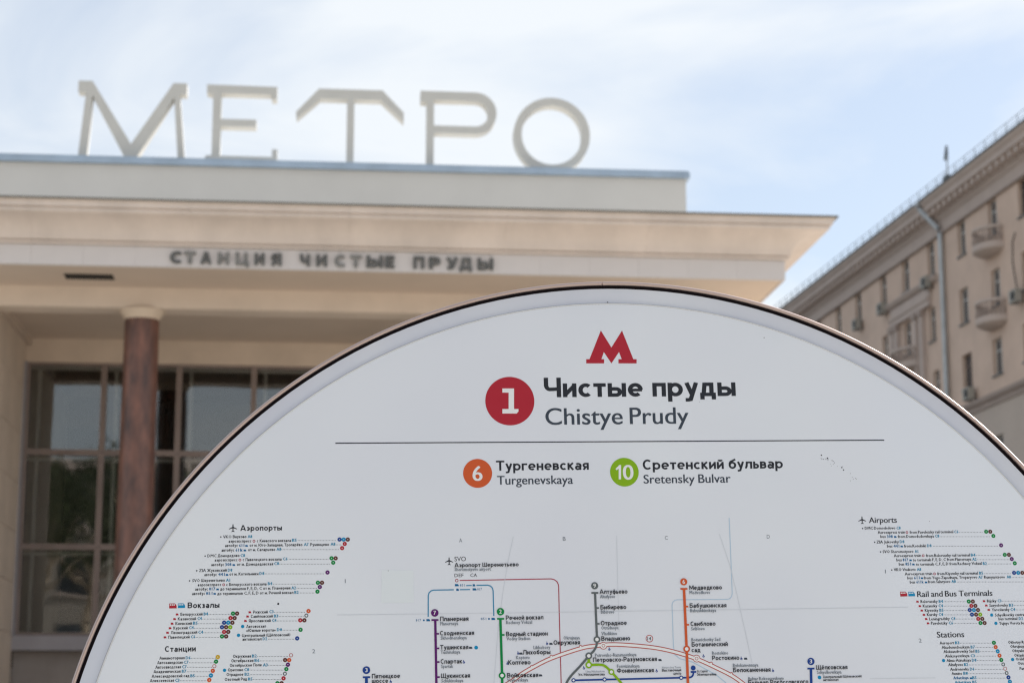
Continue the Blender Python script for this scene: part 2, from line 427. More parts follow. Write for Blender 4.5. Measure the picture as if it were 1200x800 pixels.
for ch, (poly, lab) in LP.items():
    x0 = min(p[0] for p in poly); x1 = max(p[0] for p in poly); xc = (x0 + x1) / 2
    base = Vector((math.cos(SY) * xc - math.sin(SY) * 1.45, math.sin(SY) * xc + math.cos(SY) * 1.45, z(10.726))) + SO
    if ch == 'P':
        # outline with a counter: outer and inner walls joined by hand
        outer = poly
        inner = [(4.458, 11.49)] + b_ + [(4.458, 11.934)]
        mb = MB()
        from mathutils.geometry import tessellate_polygon
        loops = [[Vector((p[0] - xc, p[1], 0)) for p in outer], [Vector((p[0] - xc, p[1], 0)) for p in inner]]
        tri = tessellate_polygon(loops)
        allp = [v for lp in loops for v in lp]; n = len(allp)
        for dpt in (0, .25): mb.v += [(v.x, dpt, v.y - 10.726) for v in allp]
        mb.f += [tuple(t) for t in tri] + [tuple(n + i for i in reversed(t)) for t in tri]
        k = 0
        for lp in loops:
            m_ = len(lp)
            mb.f += [(k + i, k + (i + 1) % m_, n + k + (i + 1) % m_, n + k + i) for i in range(m_)]
            k += m_
    else:
        mb = MB().prism([(p[0] - xc, p[1] - 10.726) for p in poly], 0, .25)
    o = mb.build('roof_letter', 'letter_paint')
    o.location = base; o.rotation_euler = (0, 0, SY)
    tag(o, lab, 'letter', letters_group)
mb = MB(); n = 64
for dpt in (0, .25):
    for rr in (.648, .514):
        mb.v += [(rr * .99 * math.cos(2 * math.pi * i / n), dpt, .648 + .066 + rr * math.sin(2 * math.pi * i / n) - .06) for i in range(n)]
for i in range(n):
    j = (i + 1) % n
    mb.f += [(i, j, n + j, n + i), (2 * n + i, 3 * n + i, 3 * n + j, 2 * n + j), (i, 2 * n + i, 2 * n + j, j), (n + i, n + j, 3 * n + j, 3 * n + i)]
mb.box(-.16, .16, .02, .23, 0, .06)
o = mb.build('roof_letter', 'letter_paint')
xc = 6.435
o.location = Vector((math.cos(SY) * xc - math.sin(SY) * 1.45, math.sin(SY) * xc + math.cos(SY) * 1.45, z(10.726))) + SO
o.rotation_euler = (0, 0, SY)
tag(o, 'rightmost white roof letter, a plain round ring O', 'letter', letters_group)

# ------------------------------------------------------------------ lettering: a geometric stroke alphabet for Cyrillic, the default font for Latin
def arc(cx, cy, rx, ry, a0, a1, n=None):
    n = n or ARCN
    return [(cx + rx * math.cos(R(a0 + (a1 - a0) * i / n)), cy + ry * math.sin(R(a0 + (a1 - a0) * i / n))) for i in range(n + 1)]
ARCN = 12
def shape(c, X, w, low):
    h = w / 2; n = .60 * X + .14; o = .66 * X + .17; S = []
    def L(*p): S.append(list(p))
    def bowl(x0, xr, y0, y1):      # flat-backed bowl opening left
        ry = (y1 - y0) / 2; rx = min(ry * 1.0, (xr - x0) * .7)
        return [(x0, y1)] + arc(xr - rx, y0 + ry, rx, ry, 90, -90) + [(x0, y0)]
    W = n
    if c == 'А':
        W = .78 * X + .08
        L((h * .75, 0), (W / 2 - h * .35, X)); L((W - h * .75, 0), (W / 2 + h * .35, X)); L((W * .22, .29 * X), (W * .78, .29 * X))
    elif c == 'а':
        W = .56
        L(*(arc(W / 2 - .01, X - h - .18, .20, .18, 140, 0) + [(W - h - .03, X - .25), (W - h - .03, 0)]))
        L(*([(W - h - .03, .42 * X + .09 - h + .02)] + [(W / 2, .42 * X + .09 - h + .02)] + arc(h + .155, .19 + h * .3, .15, .19 + .03 - h * .7, 90, 270) + [(.28, h)] + [(W - h - .03, .14)]))
    elif c == 'Б': W = .66 * X + .04; L((W - .04, X - h), (h, X - h), (h, 0)); L(*bowl(h, W - h, h, .58 * X))
    elif c == 'б':
        W = .62
        L(*arc(W / 2, X / 2, W / 2 - h, X / 2 - h, 0, 360)); L(*(arc(W / 2 + .02, X * .62, W / 2 - h + .02, .34, 180, 100) + [(W - .06, 1.02 - h)]))
    elif c == 'В': W = .64 * X + .08; L((h, 0), (h, X)); L(*bowl(h, W - h - .03, X * .5, X - h)); L(*bowl(h, W - h, h, X * .53))
    elif c == 'Г': W = .52 * X + .1; L((h, 0), (h, X - h), (W, X - h))
    elif c == 'Д':
        W = .76 * X + .12; L((h, -.17), (h, h), (W - h, h), (W - h, -.17)); L((.22 * W, h), (.30 * W, X - h), (W - .14 - h * .4, X - h), (W - .14 - h * .4, h))
    elif c == 'Е': W = .54 * X + .08; L((W, X - h), (h, X - h), (h, h), (W, h)); L((h, X / 2), (W - .05, X / 2))
    elif c == 'е': W = .62; L(*(arc(W / 2, X / 2, W / 2 - h, X / 2 - h, 0, 312, ARCN + 6))); S.append(Thin([(h, X / 2 - .01), (W - h * .4, X / 2 - .01)]))
    elif c == 'Ё': r = shape('Е', X, w, low); return r[0], r[1] + [[(.12, X + .13), (.12 + w * .9, X + .13)], [(.32, X + .13), (.32 + w * .9, X + .13)]]
    elif c == 'ё': r = shape('е', X, w, low); return r[0], r[1] + [[(.14, X + .13), (.14 + w * .9, X + .13)], [(.36, X + .13), (.36 + w * .9, X + .13)]]
    elif c == 'Ж':
        W = 1.0 * X + .12; m = W / 2; L((m, 0), (m, X))
        for s_ in (-1, 1): L((m + s_ * (m - h * .7), X), (m + s_ * .08, X / 2), (m + s_ * (m - h * .7), 0))
    elif c == 'З':
        W = .58 * X + .08; r2 = X / 4 - h * .45
        L(*(arc(W / 2 - .02, X * .74 , W / 2 - h, X * .26 - h, 150, -80) + [(W / 2 - .06, X * .505)])); L(*([(W / 2 - .06, X * .505)] + arc(W / 2 - .02, X * .27, W / 2 - h + .02, X * .27 - h + .01, 80, -150)))
    elif c in 'ИЙ':
        L((h, 0), (h, X)); L((n - h, 0), (n - h, X)); L((h, h * 1.3), (n - h, X - h * 1.3))
        if c == 'Й': L(*arc(n / 2, X + .24, .15, .13, 200, 340))
    elif c == 'К': W = .60 * X + .12; L((h, 0), (h, X)); L((h, X * .45), (W - h * .9, X)); L((W * .36, X * .56), (W - h * .8, 0))
    elif c == 'Л': W = .64 * X + .14; L((0, h), (.12 * W, h * 1.15), (.22 * W, .35 * X), (.27 * W, X - h), (W - h, X - h), (W - h, 0))
    elif c == 'М': W = .78 * X + .16; L((h, 0), (h, X)); L((W - h, 0), (W - h, X)); L((h * 1.1, X - h * .5), (W / 2, .26 * X), (W - h * 1.1, X - h * .5))
    elif c == 'Н': L((h, 0), (h, X)); L((n - h, 0), (n - h, X)); L((h, X / 2), (n - h, X / 2))
    elif c == 'О': W = o; L(*arc(W / 2, X / 2, W / 2 - h, X / 2 - h, 0, 360, ARCN + 8))
    elif c == 'П': L((h, 0), (h, X - h), (n - h, X - h), (n - h, 0))
    elif c == 'Р': W = .58 * X + .1; L((h, 0), (h, X)); L(*bowl(h, W - h, X * .42, X - h))
    elif c == 'р': W = .63; L((h, -.27), (h, X)); L(*arc(W / 2, X / 2, W / 2 - h, X / 2 - h, 0, 360, ARCN + 6))
    elif c == 'С': W = .58 * X + .14; L(*arc(W / 2 + .03, X / 2, W / 2 - h + .03, X / 2 - h, 48, 312, ARCN + 4))
    elif c == 'Т': W = .62 * X + .08; L((0, X - h), (W, X - h)); L((W / 2, 0), (W / 2, X - w))
    elif c == 'У': W = .66 * X + .06; L((h * .9, X), (W / 2 + .01, .32 * X)); L((W - h * .9, X), (W * .52, .14 * X), (W * .36, h), (W * .12, h))
    elif c == 'у': W = .56; L((h * .9, X), (W / 2 + .01, .10)); L((W - h * .9, X), (W * .42, -.16), (W * .28, -.27 + h), (W * .04, -.27 + h))
    elif c == 'Ф': W = .86 * X + .12; L((W / 2, -.0 if not low else -.25), (W / 2, X if not low else 1.0)); L(*arc(W / 2, X * .5, W / 2 - h, X * (.36 if not low else .5) - h * .9, 0, 360, ARCN + 6))
    elif c == 'Х': W = .64 * X + .08; L((h, 0), (W - h, X)); L((h, X), (W - h, 0))
    elif c == 'Ц': W = n + .09; L((h, X), (h, h), (W - h * .9, h), (W - h * .9, -.17)); L((n - h, X), (n - h, h))
    elif c == 'Ч': W = .56 * X + .14; L(*([(h, X), (h, X * .62)] + arc(h + .16, X * .62, .16, X * .22, 180, 270) + [(W - h, X * .42)])); L((W - h, 0), (W - h, X))
    elif c == 'Ш': W = .84 * X + .18; L((h, X), (h, h), (W - h, h), (W - h, X)); L((W / 2, h), (W / 2, X))
    elif c == 'Щ': W = .84 * X + .18; L((h, X), (h, h), (W + .07, h), (W + .07, -.17)); L((W - h, h), (W - h, X)); L((W / 2, h), (W / 2, X)); W += .09
    elif c == 'Ъ': W = .72 * X + .1; L((0, X - h), (.2 * X + h, X - h), (.2 * X + h, 0)); L(*bowl(.2 * X + h, W - h, h, X * .56))
    elif c == 'Ь': W = .54 * X + .1; L((h, 0), (h, X)); L(*bowl(h, W - h, h, X * .58))
    elif c == 'Ы': W = .84 * X + .17; L((h, 0), (h, X)); L(*bowl(h, W * .66, h, X * .58)); L((W - h, 0), (W - h, X))
    elif c == 'Э': W = .58 * X + .14; L(*arc(W / 2 - .03, X / 2, W / 2 - h + .03, X / 2 - h, 132, -132, ARCN + 4)); L((W * .35, X / 2), (W - h, X / 2))
    elif c == 'Ю': W = .98 * X + .16; L((h, 0), (h, X)); L((h, X / 2), (W * .36, X / 2)); L(*arc(W * .66, X / 2, W * .34 - h, X / 2 - h, 0, 360, ARCN + 6))
    elif c == 'Я':
        W = .60 * X + .1; L((W - h, 0), (W - h, X)); b = [(W - q, y) for q, y in bowl(h, W - h, X * .42, X - h)]; L(*b); L((W * .5, X * .42), (h * .9, 0))
    elif c == '-': W = .34; L((.02, .33), (.32, .33))
    elif c in '.,': W = .16; L((.08, 0), (.08, w * 1.1)) if c == '.' else L((.10, w * 1.1), (.05, -.12))
    elif c == '(': W = .28; L(*arc(.34, .45, .26, .62, 130, 230, 6))
    elif c == ')': W = .28; L(*arc(-.06, .45, .26, .62, 50, -50, 6))
    elif c == '«': W = .5; L((.22, .1), (.06, .33), (.22, .56)); L((.44, .1), (.28, .33), (.44, .56))
    elif c == '»': W = .5; L((.06, .1), (.22, .33), (.06, .56)); L((.28, .1), (.44, .33), (.28, .56))
    return W, S
def glyph(c, w):
    if c in 'аберуё': return shape(c, .70, w, True)
    if c == 'ф': return shape('Ф', .70, w, True)
    if c.islower(): return shape(c.upper(), .70, w, True)
    return shape(c, 1.0, w, False)
class Thin(list): k = .78
def ribbon(pts, w):
    w = w * getattr(pts, 'k', 1)
    """mitred ribbon of a polyline: returns left and right points"""
    P = [Vector(p) for p in pts]
    P = [p for i, p in enumerate(P) if i == 0 or (p - P[i - 1]).length > 1e-5 * max(1, w * 50)]; closed = (P[0] - P[-1]).length < 1e-6
    n = len(P); A, B = [], []
    for i in range(n):
        if closed:
            p0 = P[(i - 1) % (n - 1)] ; p2 = P[(i + 1) % (n - 1)] if i < n - 1 else P[1]
            if i == 0: p0 = P[n - 2]
            d0 = (P[i] - p0).normalized(); d1 = (p2 - P[i]).normalized()
        else:
            d0 = (P[i] - P[i - 1]).normalized() if i else (P[1] - P[0]).normalized()
            d1 = (P[i + 1] - P[i]).normalized() if i < n - 1 else d0
        n0 = Vector((-d0.y, d0.x)); n1_ = Vector((-d1.y, d1.x)); m = (n0 + n1_)
        m = m.normalized() if m.length > 1e-6 else n0
        k = min(1 / max(m.dot(n0), .3), 2.0)
        A.append(P[i] + m * k * w / 2); B.append(P[i] - m * k * w / 2)
    return A, B
_fc = {}
def latin(text, res):
    key = (text, res)
    if key not in _fc:
        c = bpy.data.curves.new('tmp', 'FONT'); c.body = text; c.size = 1; c.resolution_u = res; c.fill_mode = 'FRONT'
        o = bpy.data.objects.new('tmp', c)
        me = o.to_mesh()
        vs = [(v.co.x, v.co.y) for v in me.vertices]; fs = [tuple(p.vertices) for p in me.polygons]
        o.to_mesh_clear(); bpy.data.objects.remove(o); bpy.data.curves.remove(c)
        _fc[key] = (vs, fs)
    return _fc[key]
_h = latin('H', 2)[0]
CAPH = max(v[1] for v in _h) - min(v[1] for v in _h)
def is_cyr(c): return ('А' <= c <= 'я') or c in 'Ёё'
def layout(text, w=.13, res=2, track=.11):
    """flat lettering with cap height 1: list of (verts, faces, level)"""
    out = []; x = 0.0; i = 0; cyr_all = any(is_cyr(c) for c in text); lvl = 0
    while i < len(text):
        c = text[i]
        if c == ' ': x += .32; i += 1; continue
        if is_cyr(c) or (cyr_all and c in '-.,()«»'):
            W, S = glyph(c, w)
            for s_ in S:
                A, B = ribbon(s_, w); n = len(A)
                vs = [(p.x + x, p.y) for p in A] + [(p.x + x, p.y) for p in B]
                out.append((vs, [(n + k, n + k + 1, k + 1, k) for k in range(n - 1)], lvl % 4)); lvl += 1
            x += W + track; i += 1
        else:
            j = i
            while j < len(text) and text[j] != ' ' and not is_cyr(text[j]) and not (cyr_all and text[j] in '-.,()«»'): j += 1
            vs, fs = latin(text[i:j], res)
            if not vs: i = j; continue
            x0 = min(v[0] for v in vs)
            for k_, dx in enumerate((-.5, .5) if w > .14 else (0,)):
                out.append(([((v[0] - x0) / CAPH + x + dx * (w - .12), v[1] / CAPH) for v in vs], fs, k_))
            x += (max(v[0] for v in vs) - x0) / CAPH + track; i = j
    return out

# facade lettering
names = 'СТАНЦИЯЧИСТЫЕПРУДЫ'
lx = [(.441, .611), (.645, .815), (.883, 1.042), (1.133, 1.300), (1.394, 1.590), (1.668, 1.816), (1.907, 2.067), (2.331, 2.48), (2.571, 2.732), (2.838, 2.999), (3.068, 3.24), (3.309, 3.551), (3.586, 3.725), (4.002, 4.164), (4.234, 4.408), (4.489, 4.663), (4.687, 4.873), (4.954, 5.188)]
le = empty('facade_lettering', SO + Vector((-math.sin(SY) * -1.66, math.cos(SY) * -1.66, z(8.31))), SY,
           'small dark metal letters spelling the station name along the pale frieze', 'lettering')
ARCN = 8
for i, (ch, (x0, x1)) in enumerate(zip(names, lx)):
    W, S = glyph(ch, .215)
    mn = min(min(p[0] for p in s_) for s_ in S); mb = MB()
    pieces = [ribbon(s_, .215) for s_ in S]
    allx = [p.x for A, B in pieces for p in A + B]; a0, a1 = min(allx), max(allx)
    sx = (x1 - x0) / (a1 - a0); sz = .180
    for q, (A, B) in enumerate(pieces):
        m_ = len(A); k = len(mb.v); d0 = -.022 - .001 * q
        for dpt in (d0, .022):
            mb.v += [((p.x - a0) * sx + x0, dpt, p.y * sz) for p in A] + [((p.x - a0) * sx + x0, dpt, p.y * sz) for p in B]
        for j in range(m_ - 1):
            mb.f += [(k + j, k + j + 1, k + m_ + j + 1, k + m_ + j), (k + 2 * m_ + j, k + 3 * m_ + j, k + 3 * m_ + j + 1, k + 2 * m_ + j + 1),
                     (k + j, k + 2 * m_ + j, k + 2 * m_ + j + 1, k + j + 1), (k + m_ + j, k + m_ + j + 1, k + 3 * m_ + j + 1, k + 3 * m_ + j)]
        mb.f += [(k, k + m_, k + 3 * m_, k + 2 * m_), (k + m_ - 1, k + 3 * m_ - 1, k + 4 * m_ - 1, k + 2 * m_ - 1)]
    o = mb.build('letter', 'letter_worn' if i in (1, 3, 4, 9, 10) else 'letter_dark', le)

# ------------------------------------------------------------------ apartment house on the right
AD = Vector((-0.13562115, 0.99076077, 0)); AN = Vector((-0.99076077, -0.13562115, 0)); AP = Vector((37.64890925, 5.15360385, 0))
AS = 105.0; AR = math.atan2(AD.y, AD.x)
ap = empty('apartment_house', AP + AD * AS, AR, 'tall ochre apartment house with a dentilled eaves cornice and small stone balconies, at the right', 'apartment house')
S0, S1 = 82.0, 134.6
def sx(s): return s - AS
wins = []
rowA = [(90.15, 91.6), (94.45, 95.65), (98.95, 100.1), (103.8, 104.95), (108.05, 109.3), (112.2, 113.35), (117.1, 118.3), (121.35, 122.5), (125.8, 126.9), (130.2, 131.3)]
rowA = [(85.9, 87.1)] + rowA
for a, b in rowA: wins.append((a, b, 26.62, 28.50))
for a, b in [(85.9, 87.1), (90.2, 91.55), (94.45, 95.65), (98.95, 100.25), (104.05, 105.1), (108.1, 109.3), (112.3, 113.3), (117.1, 118.3), (121.35, 122.5), (125.8, 126.9), (130.2, 131.3)]: wins.append((a, b, 22.92, 24.82))
for a, b in [(85.9, 87.1), (90.2, 91.85), (94.6, 95.9), (98.85, 100.25), (108.1, 109.3), (112.3, 113.3), (117.1, 118.3), (121.35, 122.5), (125.8, 126.9), (130.2, 131.3)]: wins.append((a, b, 19.38, 21.25))
wins.append((103.75, 104.75, 20.2, 21.2))
for zz in (14.4, 10.9, 7.4):
    for a, b in [(85.9, 87.1), (90.4, 91.6), (94.9, 96.0), (99.2, 100.4), (103.8, 104.9), (108.1, 109.3), (112.3, 113.4), (117.1, 118.3), (121.35, 122.5), (125.8, 126.9), (130.2, 131.3)]: wins.append((a, b, zz, zz + 1.92))
def wall(name, a0, a1, z0, z1, ops, m, y=0.0, depth=.28):
    mb = MB()
    xsn = sorted({a0, a1, *[q for o_ in ops for q in o_[:2]]}); zsn = sorted({z0, z1, *[q for o_ in ops for q in o_[2:4]]})
    for i in range(len(xsn) - 1):
        for j in range(len(zsn) - 1):
            cx, cz = (xsn[i] + xsn[i + 1]) / 2, (zsn[j] + zsn[j + 1]) / 2
            if any(o_[0] < cx < o_[1] and o_[2] < cz < o_[3] for o_ in ops): continue
            mb.add([(sx(xsn[i]), y, zsn[j]), (sx(xsn[i + 1]), y, zsn[j]), (sx(xsn[i + 1]), y, zsn[j + 1]), (sx(xsn[i]), y, zsn[j + 1])], [(3, 2, 1, 0)])
    for a, b, c, d in ops:
        q = [(sx(a), c), (sx(b), c), (sx(b), d), (sx(a), d)]
        for i in range(4):
            p0, p1 = q[i], q[(i + 1) % 4]
            mb.add([(p0[0], y, p0[1]), (p1[0], y, p1[1]), (p1[0], y - depth, p1[1]), (p0[0], y - depth, p0[1])], [(0, 1, 2, 3)])
    return mb.build(name, m, ap, fix=False)
up = [w_ for w_ in wins if w_[2] > 18]; lo = [w_ for w_ in wins if w_[2] < 18]
wall('upper_wall', S0, S1, 18.5, 30.3, up, 'ochre_render')
wall('lower_wall', S0, S1, 0.0, 17.9, lo, 'lower_render', y=.03)
b = MB(); b.box(sx(S0), sx(S1), -16, -.35, 0, 30.3); b.build('house_core', 'ochre_render', ap)
b = MB(); b.box(sx(S0) - .3, sx(S0) - .001, -16, .0, 0, 30.2); b.box(sx(S1) + .001, sx(S1) + .3, -16, .0, 0, 30.2); b.build('end_wall', 'ochre_render', ap)
for i, (a, b_, c, d) in enumerate(wins):
    y0 = .03 if c < 18 else 0.0
    a_, bb = sx(a), sx(b_); f = MB(); t = .07; yy = y0 - .2
    f.box(a_, a_ + t, yy - .06, yy, c, d); f.box(bb - t, bb, yy - .06, yy, c, d); f.box(a_ + t, bb - t, yy - .06, yy, c, c + t); f.box(a_ + t, bb - t, yy - .06, yy, d - t, d)
    mid = (a_ + bb) / 2
    f.box(mid - .035, mid + .035, yy - .058, yy - .002, c + t, d - t); f.box(a_ + t, bb - t, yy - .056, yy - .004, d - .62, d - .55)
    w_ = f.build('window', random.choice(['frame_white', 'frame_white', 'frame_white', 'frame_brown']), ap)
    MB().box(a_ + t, bb - t, yy - .04, yy - .03, c + t, d - t).build('pane', 'house_pane', w_)
    if random.random() < .6 and c > 18:
        MB().box(a_ + t, mid - .05, yy - .10, yy - .09, c + t, d - .1).build('curtain', 'curtain', w_)
    MB().box(a_ - .08, bb + .08, y0 - .10, y0 + .09, c - .07, c - .003).build('sill', 'roof_metal', w_)
# eaves cornice (profile out, z)
def run(name, prof_, a0, a1, m, parent=ap):
    mb = MB(); n = len(prof_)
    for s_ in (a0, a1): mb.v += [(sx(s_), o_, zz) for o_, zz in prof_]
    for q in range(n): mb.f.append((q, (q + 1) % n, n + (q + 1) % n, n + q))
    mb.f.append(tuple(range(n))); mb.f.append(tuple(range(n, 2 * n)))
    return mb.build(name, m, parent)
run('frieze', [(-.3, 28.52), (.06, 28.54), (.10, 28.62), (.06, 28.70), (.08, 29.25), (.16, 29.3), (.22, 29.40), (.28, 29.44), (.28, 29.52), (-.3, 29.52)], S0, S1 + .1, 'house_trim')
run('frieze_ledge', [(.0, 28.46), (.17, 28.49), (.17, 28.56), (.0, 28.56)], S0, S1 + .12, 'house_trim_dark')
cornice = run('eaves_cornice', [(-.3, 29.523), (.33, 29.523), (.33, 29.80), (.80, 29.86), (.82, 30.15), (.92, 30.25), (1.0, 30.38), (1.02, 30.46), (-.3, 30.46)], S0, S1 + .6, 'house_trim')
dn = MB().box(-.21, .21, .332, .70, 29.545, 29.845).build('dentil', 'house_trim', cornice, loc=(sx(S0 + .3), 0, 0))
s_ = S0 + .3 + .85
while s_ < S1:
    link_copy(dn, cornice, (sx(s_), 0, 0)); s_ += .85
run('eaves_gutter', [(.98, 30.463), (1.06, 30.45), (1.08, 30.55), (.98, 30.56)], S0, S1 + .6, 'roof_metal')
run('roof', [(-8, 33.5), (1.0, 30.50), (.97, 30.47), (-8, 30.47)], S0, S1 + .5, 'roof_metal')
run('string_course', [(-.2, 17.903), (.10, 17.903), (.14, 18.05), (.14, 18.15), (.30, 18.25), (.34, 18.38), (.34, 18.46), (-.2, 18.498)], S0, S1 + .1, 'house_trim_dark')
# roof railing
rr = MB()
s_ = S0
while s_ < S1:
    rr.box(sx(s_) - .02, sx(s_) + .02, .78, .82, 30.52, 31.22); s_ += 1.45
for q in (30.9, 31.2): rr.box(sx(S0), sx(S1), .785, .815, q, q + .03)
rr.build('roof_railing', 'rail_metal', ap)
# balconies
def balcony(s, zf, half=1.35, outd=1.05):
    b = MB()
    def ell(k, zz, n=16): return [(sx(s) + k * half * math.cos(math.pi * i / n), k * outd * math.sin(math.pi * i / n) if i not in (0, n) else 0.0, zz) for i in range(n + 1)]
    rings = [ell(.50, zf - .42), ell(.74, zf - .36), ell(.94, zf - .25), ell(1.0, zf - .20), ell(1.0, zf)]
    for r_ in rings: b.v += r_
    n = 17
    for q in range(4):
        for i in range(n - 1): b.f.append((q * n + i, q * n + i + 1, (q + 1) * n + i + 1, (q + 1) * n + i))
    b.f.append(tuple(range(n))); b.f.append(tuple(range(4 * n, 5 * n)))
    o = b.build('balcony', 'house_trim', ap, smooth=True)
    def P(k, a, zz): return (sx(s) + k * half * math.cos(a), max(k * outd * math.sin(a), 0.0), zz)
    for nm, z0_, z1_, k0, k1 in (('handrail', zf + .82, zf + .97, .86, 1.0), ('bottom_rail', zf + .001, zf + .12, .88, .99)):
        r = MB()
        for i in range(24):
            a0, a1 = math.pi * i / 24, math.pi * (i + 1) / 24
            r.add([P(k0, a0, z0_), P(k1, a0, z0_), P(k1, a1, z0_), P(k0, a1, z0_), P(k0, a0, z1_), P(k1, a0, z1_), P(k1, a1, z1_), P(k0, a1, z1_)],
                  [(0, 3, 2, 1), (4, 5, 6, 7), (0, 1, 5, 4), (2, 3, 7, 6), (1, 2, 6, 5), (3, 0, 4, 7)])
        r.build(nm, 'house_trim', o)
    bal = None
    for i in range(15):
        a = math.pi * (i + .5) / 15
        p = (sx(s) + .94 * half * math.cos(a), .94 * outd * math.sin(a), zf)
        if i % 5 == 2 and False: continue
        if bal is None:
            bal = MB().lathe([(.03, .10), (.065, .22), (.075, .34), (.035, .52), (.03, .66), (.05, .82)], 0, 0, 8).build('baluster', 'house_trim_dark', o, smooth=True, loc=p)
        else: link_copy(bal, o, p)
    return o
balcony(95.05, 25.92); balcony(95.05, 22.12); balcony(108.5, 22.15, 1.9, 1.0)
# the framed bay with pilasters
run('bay_cornice', [(0, 26.08), (.18, 26.14), (.34, 26.32), (.34, 26.40), (0, 26.46)], 103.3, 111.7, 'house_trim')
run('bay_frieze', [(0, 24.95), (.22, 24.95), (.22, 25.25), (.30, 25.32), (.30, 25.42), (.12, 25.46), (.12, 26.01), (0, 26.01)], 104.5, 111.3, 'house_trim')
for s_ in (105.9, 106.9, 110.2, 111.0):
    o = MB().box(sx(s_) - .25, sx(s_) + .25, .003, .26, 19.0, 24.6).build('pilaster', 'house_trim', ap)
    MB().box(sx(s_) - .33, sx(s_) + .33, .003, .34, 24.603, 24.94).build('capital', 'house_trim_dark', o)
# drain pipe with its offset under the eaves
dp = MB(); dp.tube([(sx(103.2), .98, 30.45), (sx(103.2), .98, 30.1), (sx(102.2), .30, 28.75), (sx(102.2), .20, 28.45), (sx(102.2), .20, 14), (sx(102.2), .20, .5)], .145, 10)
dp.build('drain_pipe', 'zinc', ap, smooth=True)
dh = MB(); dh.box(sx(103.2) - .22, sx(103.2) + .22, .82, 1.16, 30.25, 30.5); dh.build('rain_hopper', 'zinc', ap)
# air conditioners
def W3(s, out, zz): return AP + AD * s + AN * out + Vector((0, 0, zz))
acl = [(91.7, 22.35, 'wall air conditioner with a looping cable, right of the lower small balcony'), (112.2, 26.05, 'air conditioner under the top window at the left end of the bay cornice'),
       (117.1, 26.08, 'leftmost air conditioner, under a top floor window near the round sign'), (104.4, 25.9, 'air conditioner under the top window just left of the drain pipe'),
       (98.6, 18.62, 'air conditioner just above the string course, right of the drain pipe')]
ac_mesh = None
for s_, zz, lab in acl:
    e = empty('air_conditioner', W3(s_, .12, zz), AR, lab, 'air conditioner', 'air conditioners on the apartment house')
    if ac_mesh is None:
        o1 = MB().box(-.42, .42, .08, .42, 0, .62).build('casing', 'ac_case', e)
        o2 = MB().lathe([(.02, 0), (.24, 0), (.24, .02), (.02, .02)], 0, 0, 20).build('fan_grille', 'black_grille', e); o2.rotation_euler = (R(-90), 0, 0); o2.location = (-.12, .42, .31)
        o3 = MB().box(-.36, -.32, -.12, .40, -.04, -.002).box(.32, .36, -.12, .40, -.04, -.002).build('bracket', 'roof_metal', e)
        ac_mesh = (o1, o2, o3)
    else:
        for o_ in ac_mesh: link_copy(o_, e)
cb = MB(); cb.tube([W3(91.9, .15, 22.9), W3(92.3, .06, 23.6), W3(92.6, .04, 24.6), W3(92.5, .04, 25.6), W3(92.1, .04, 26.0)], .03, 6)
tag(cb.build('cable', 'cable'), 'thin dark cable looping up the ochre wall from an air conditioner', 'cable')
# antenna on the eaves
e = empty('antenna', W3(98.8, .9, 30.5), AR, 'small dish antenna on a short mast standing on the far roof edge', 'antenna')
MB().tube([(0, 0, 0), (0, 0, 1.35)], .05, 8).build('mast', 'zinc', e)
MB().add([(-.07, 0, 0), (.07, 0, 0), (.07, .22, 0), (-.07, .22, 0), (-.05, 0, .8), (.05, 0, .8), (.05, .1, .8), (-.05, .1, .8)], [(0, 3, 2, 1), (4, 5, 6, 7), (0, 1, 5, 4), (1, 2, 6, 5), (2, 3, 7, 6), (3, 0, 4, 7)]).build('floodlight', 'roof_metal', e).location = (.12, -.1, 1.2)
MB().box(-.25, .25, -.2, .2, 0, .28).build('base', 'roof_metal', e)

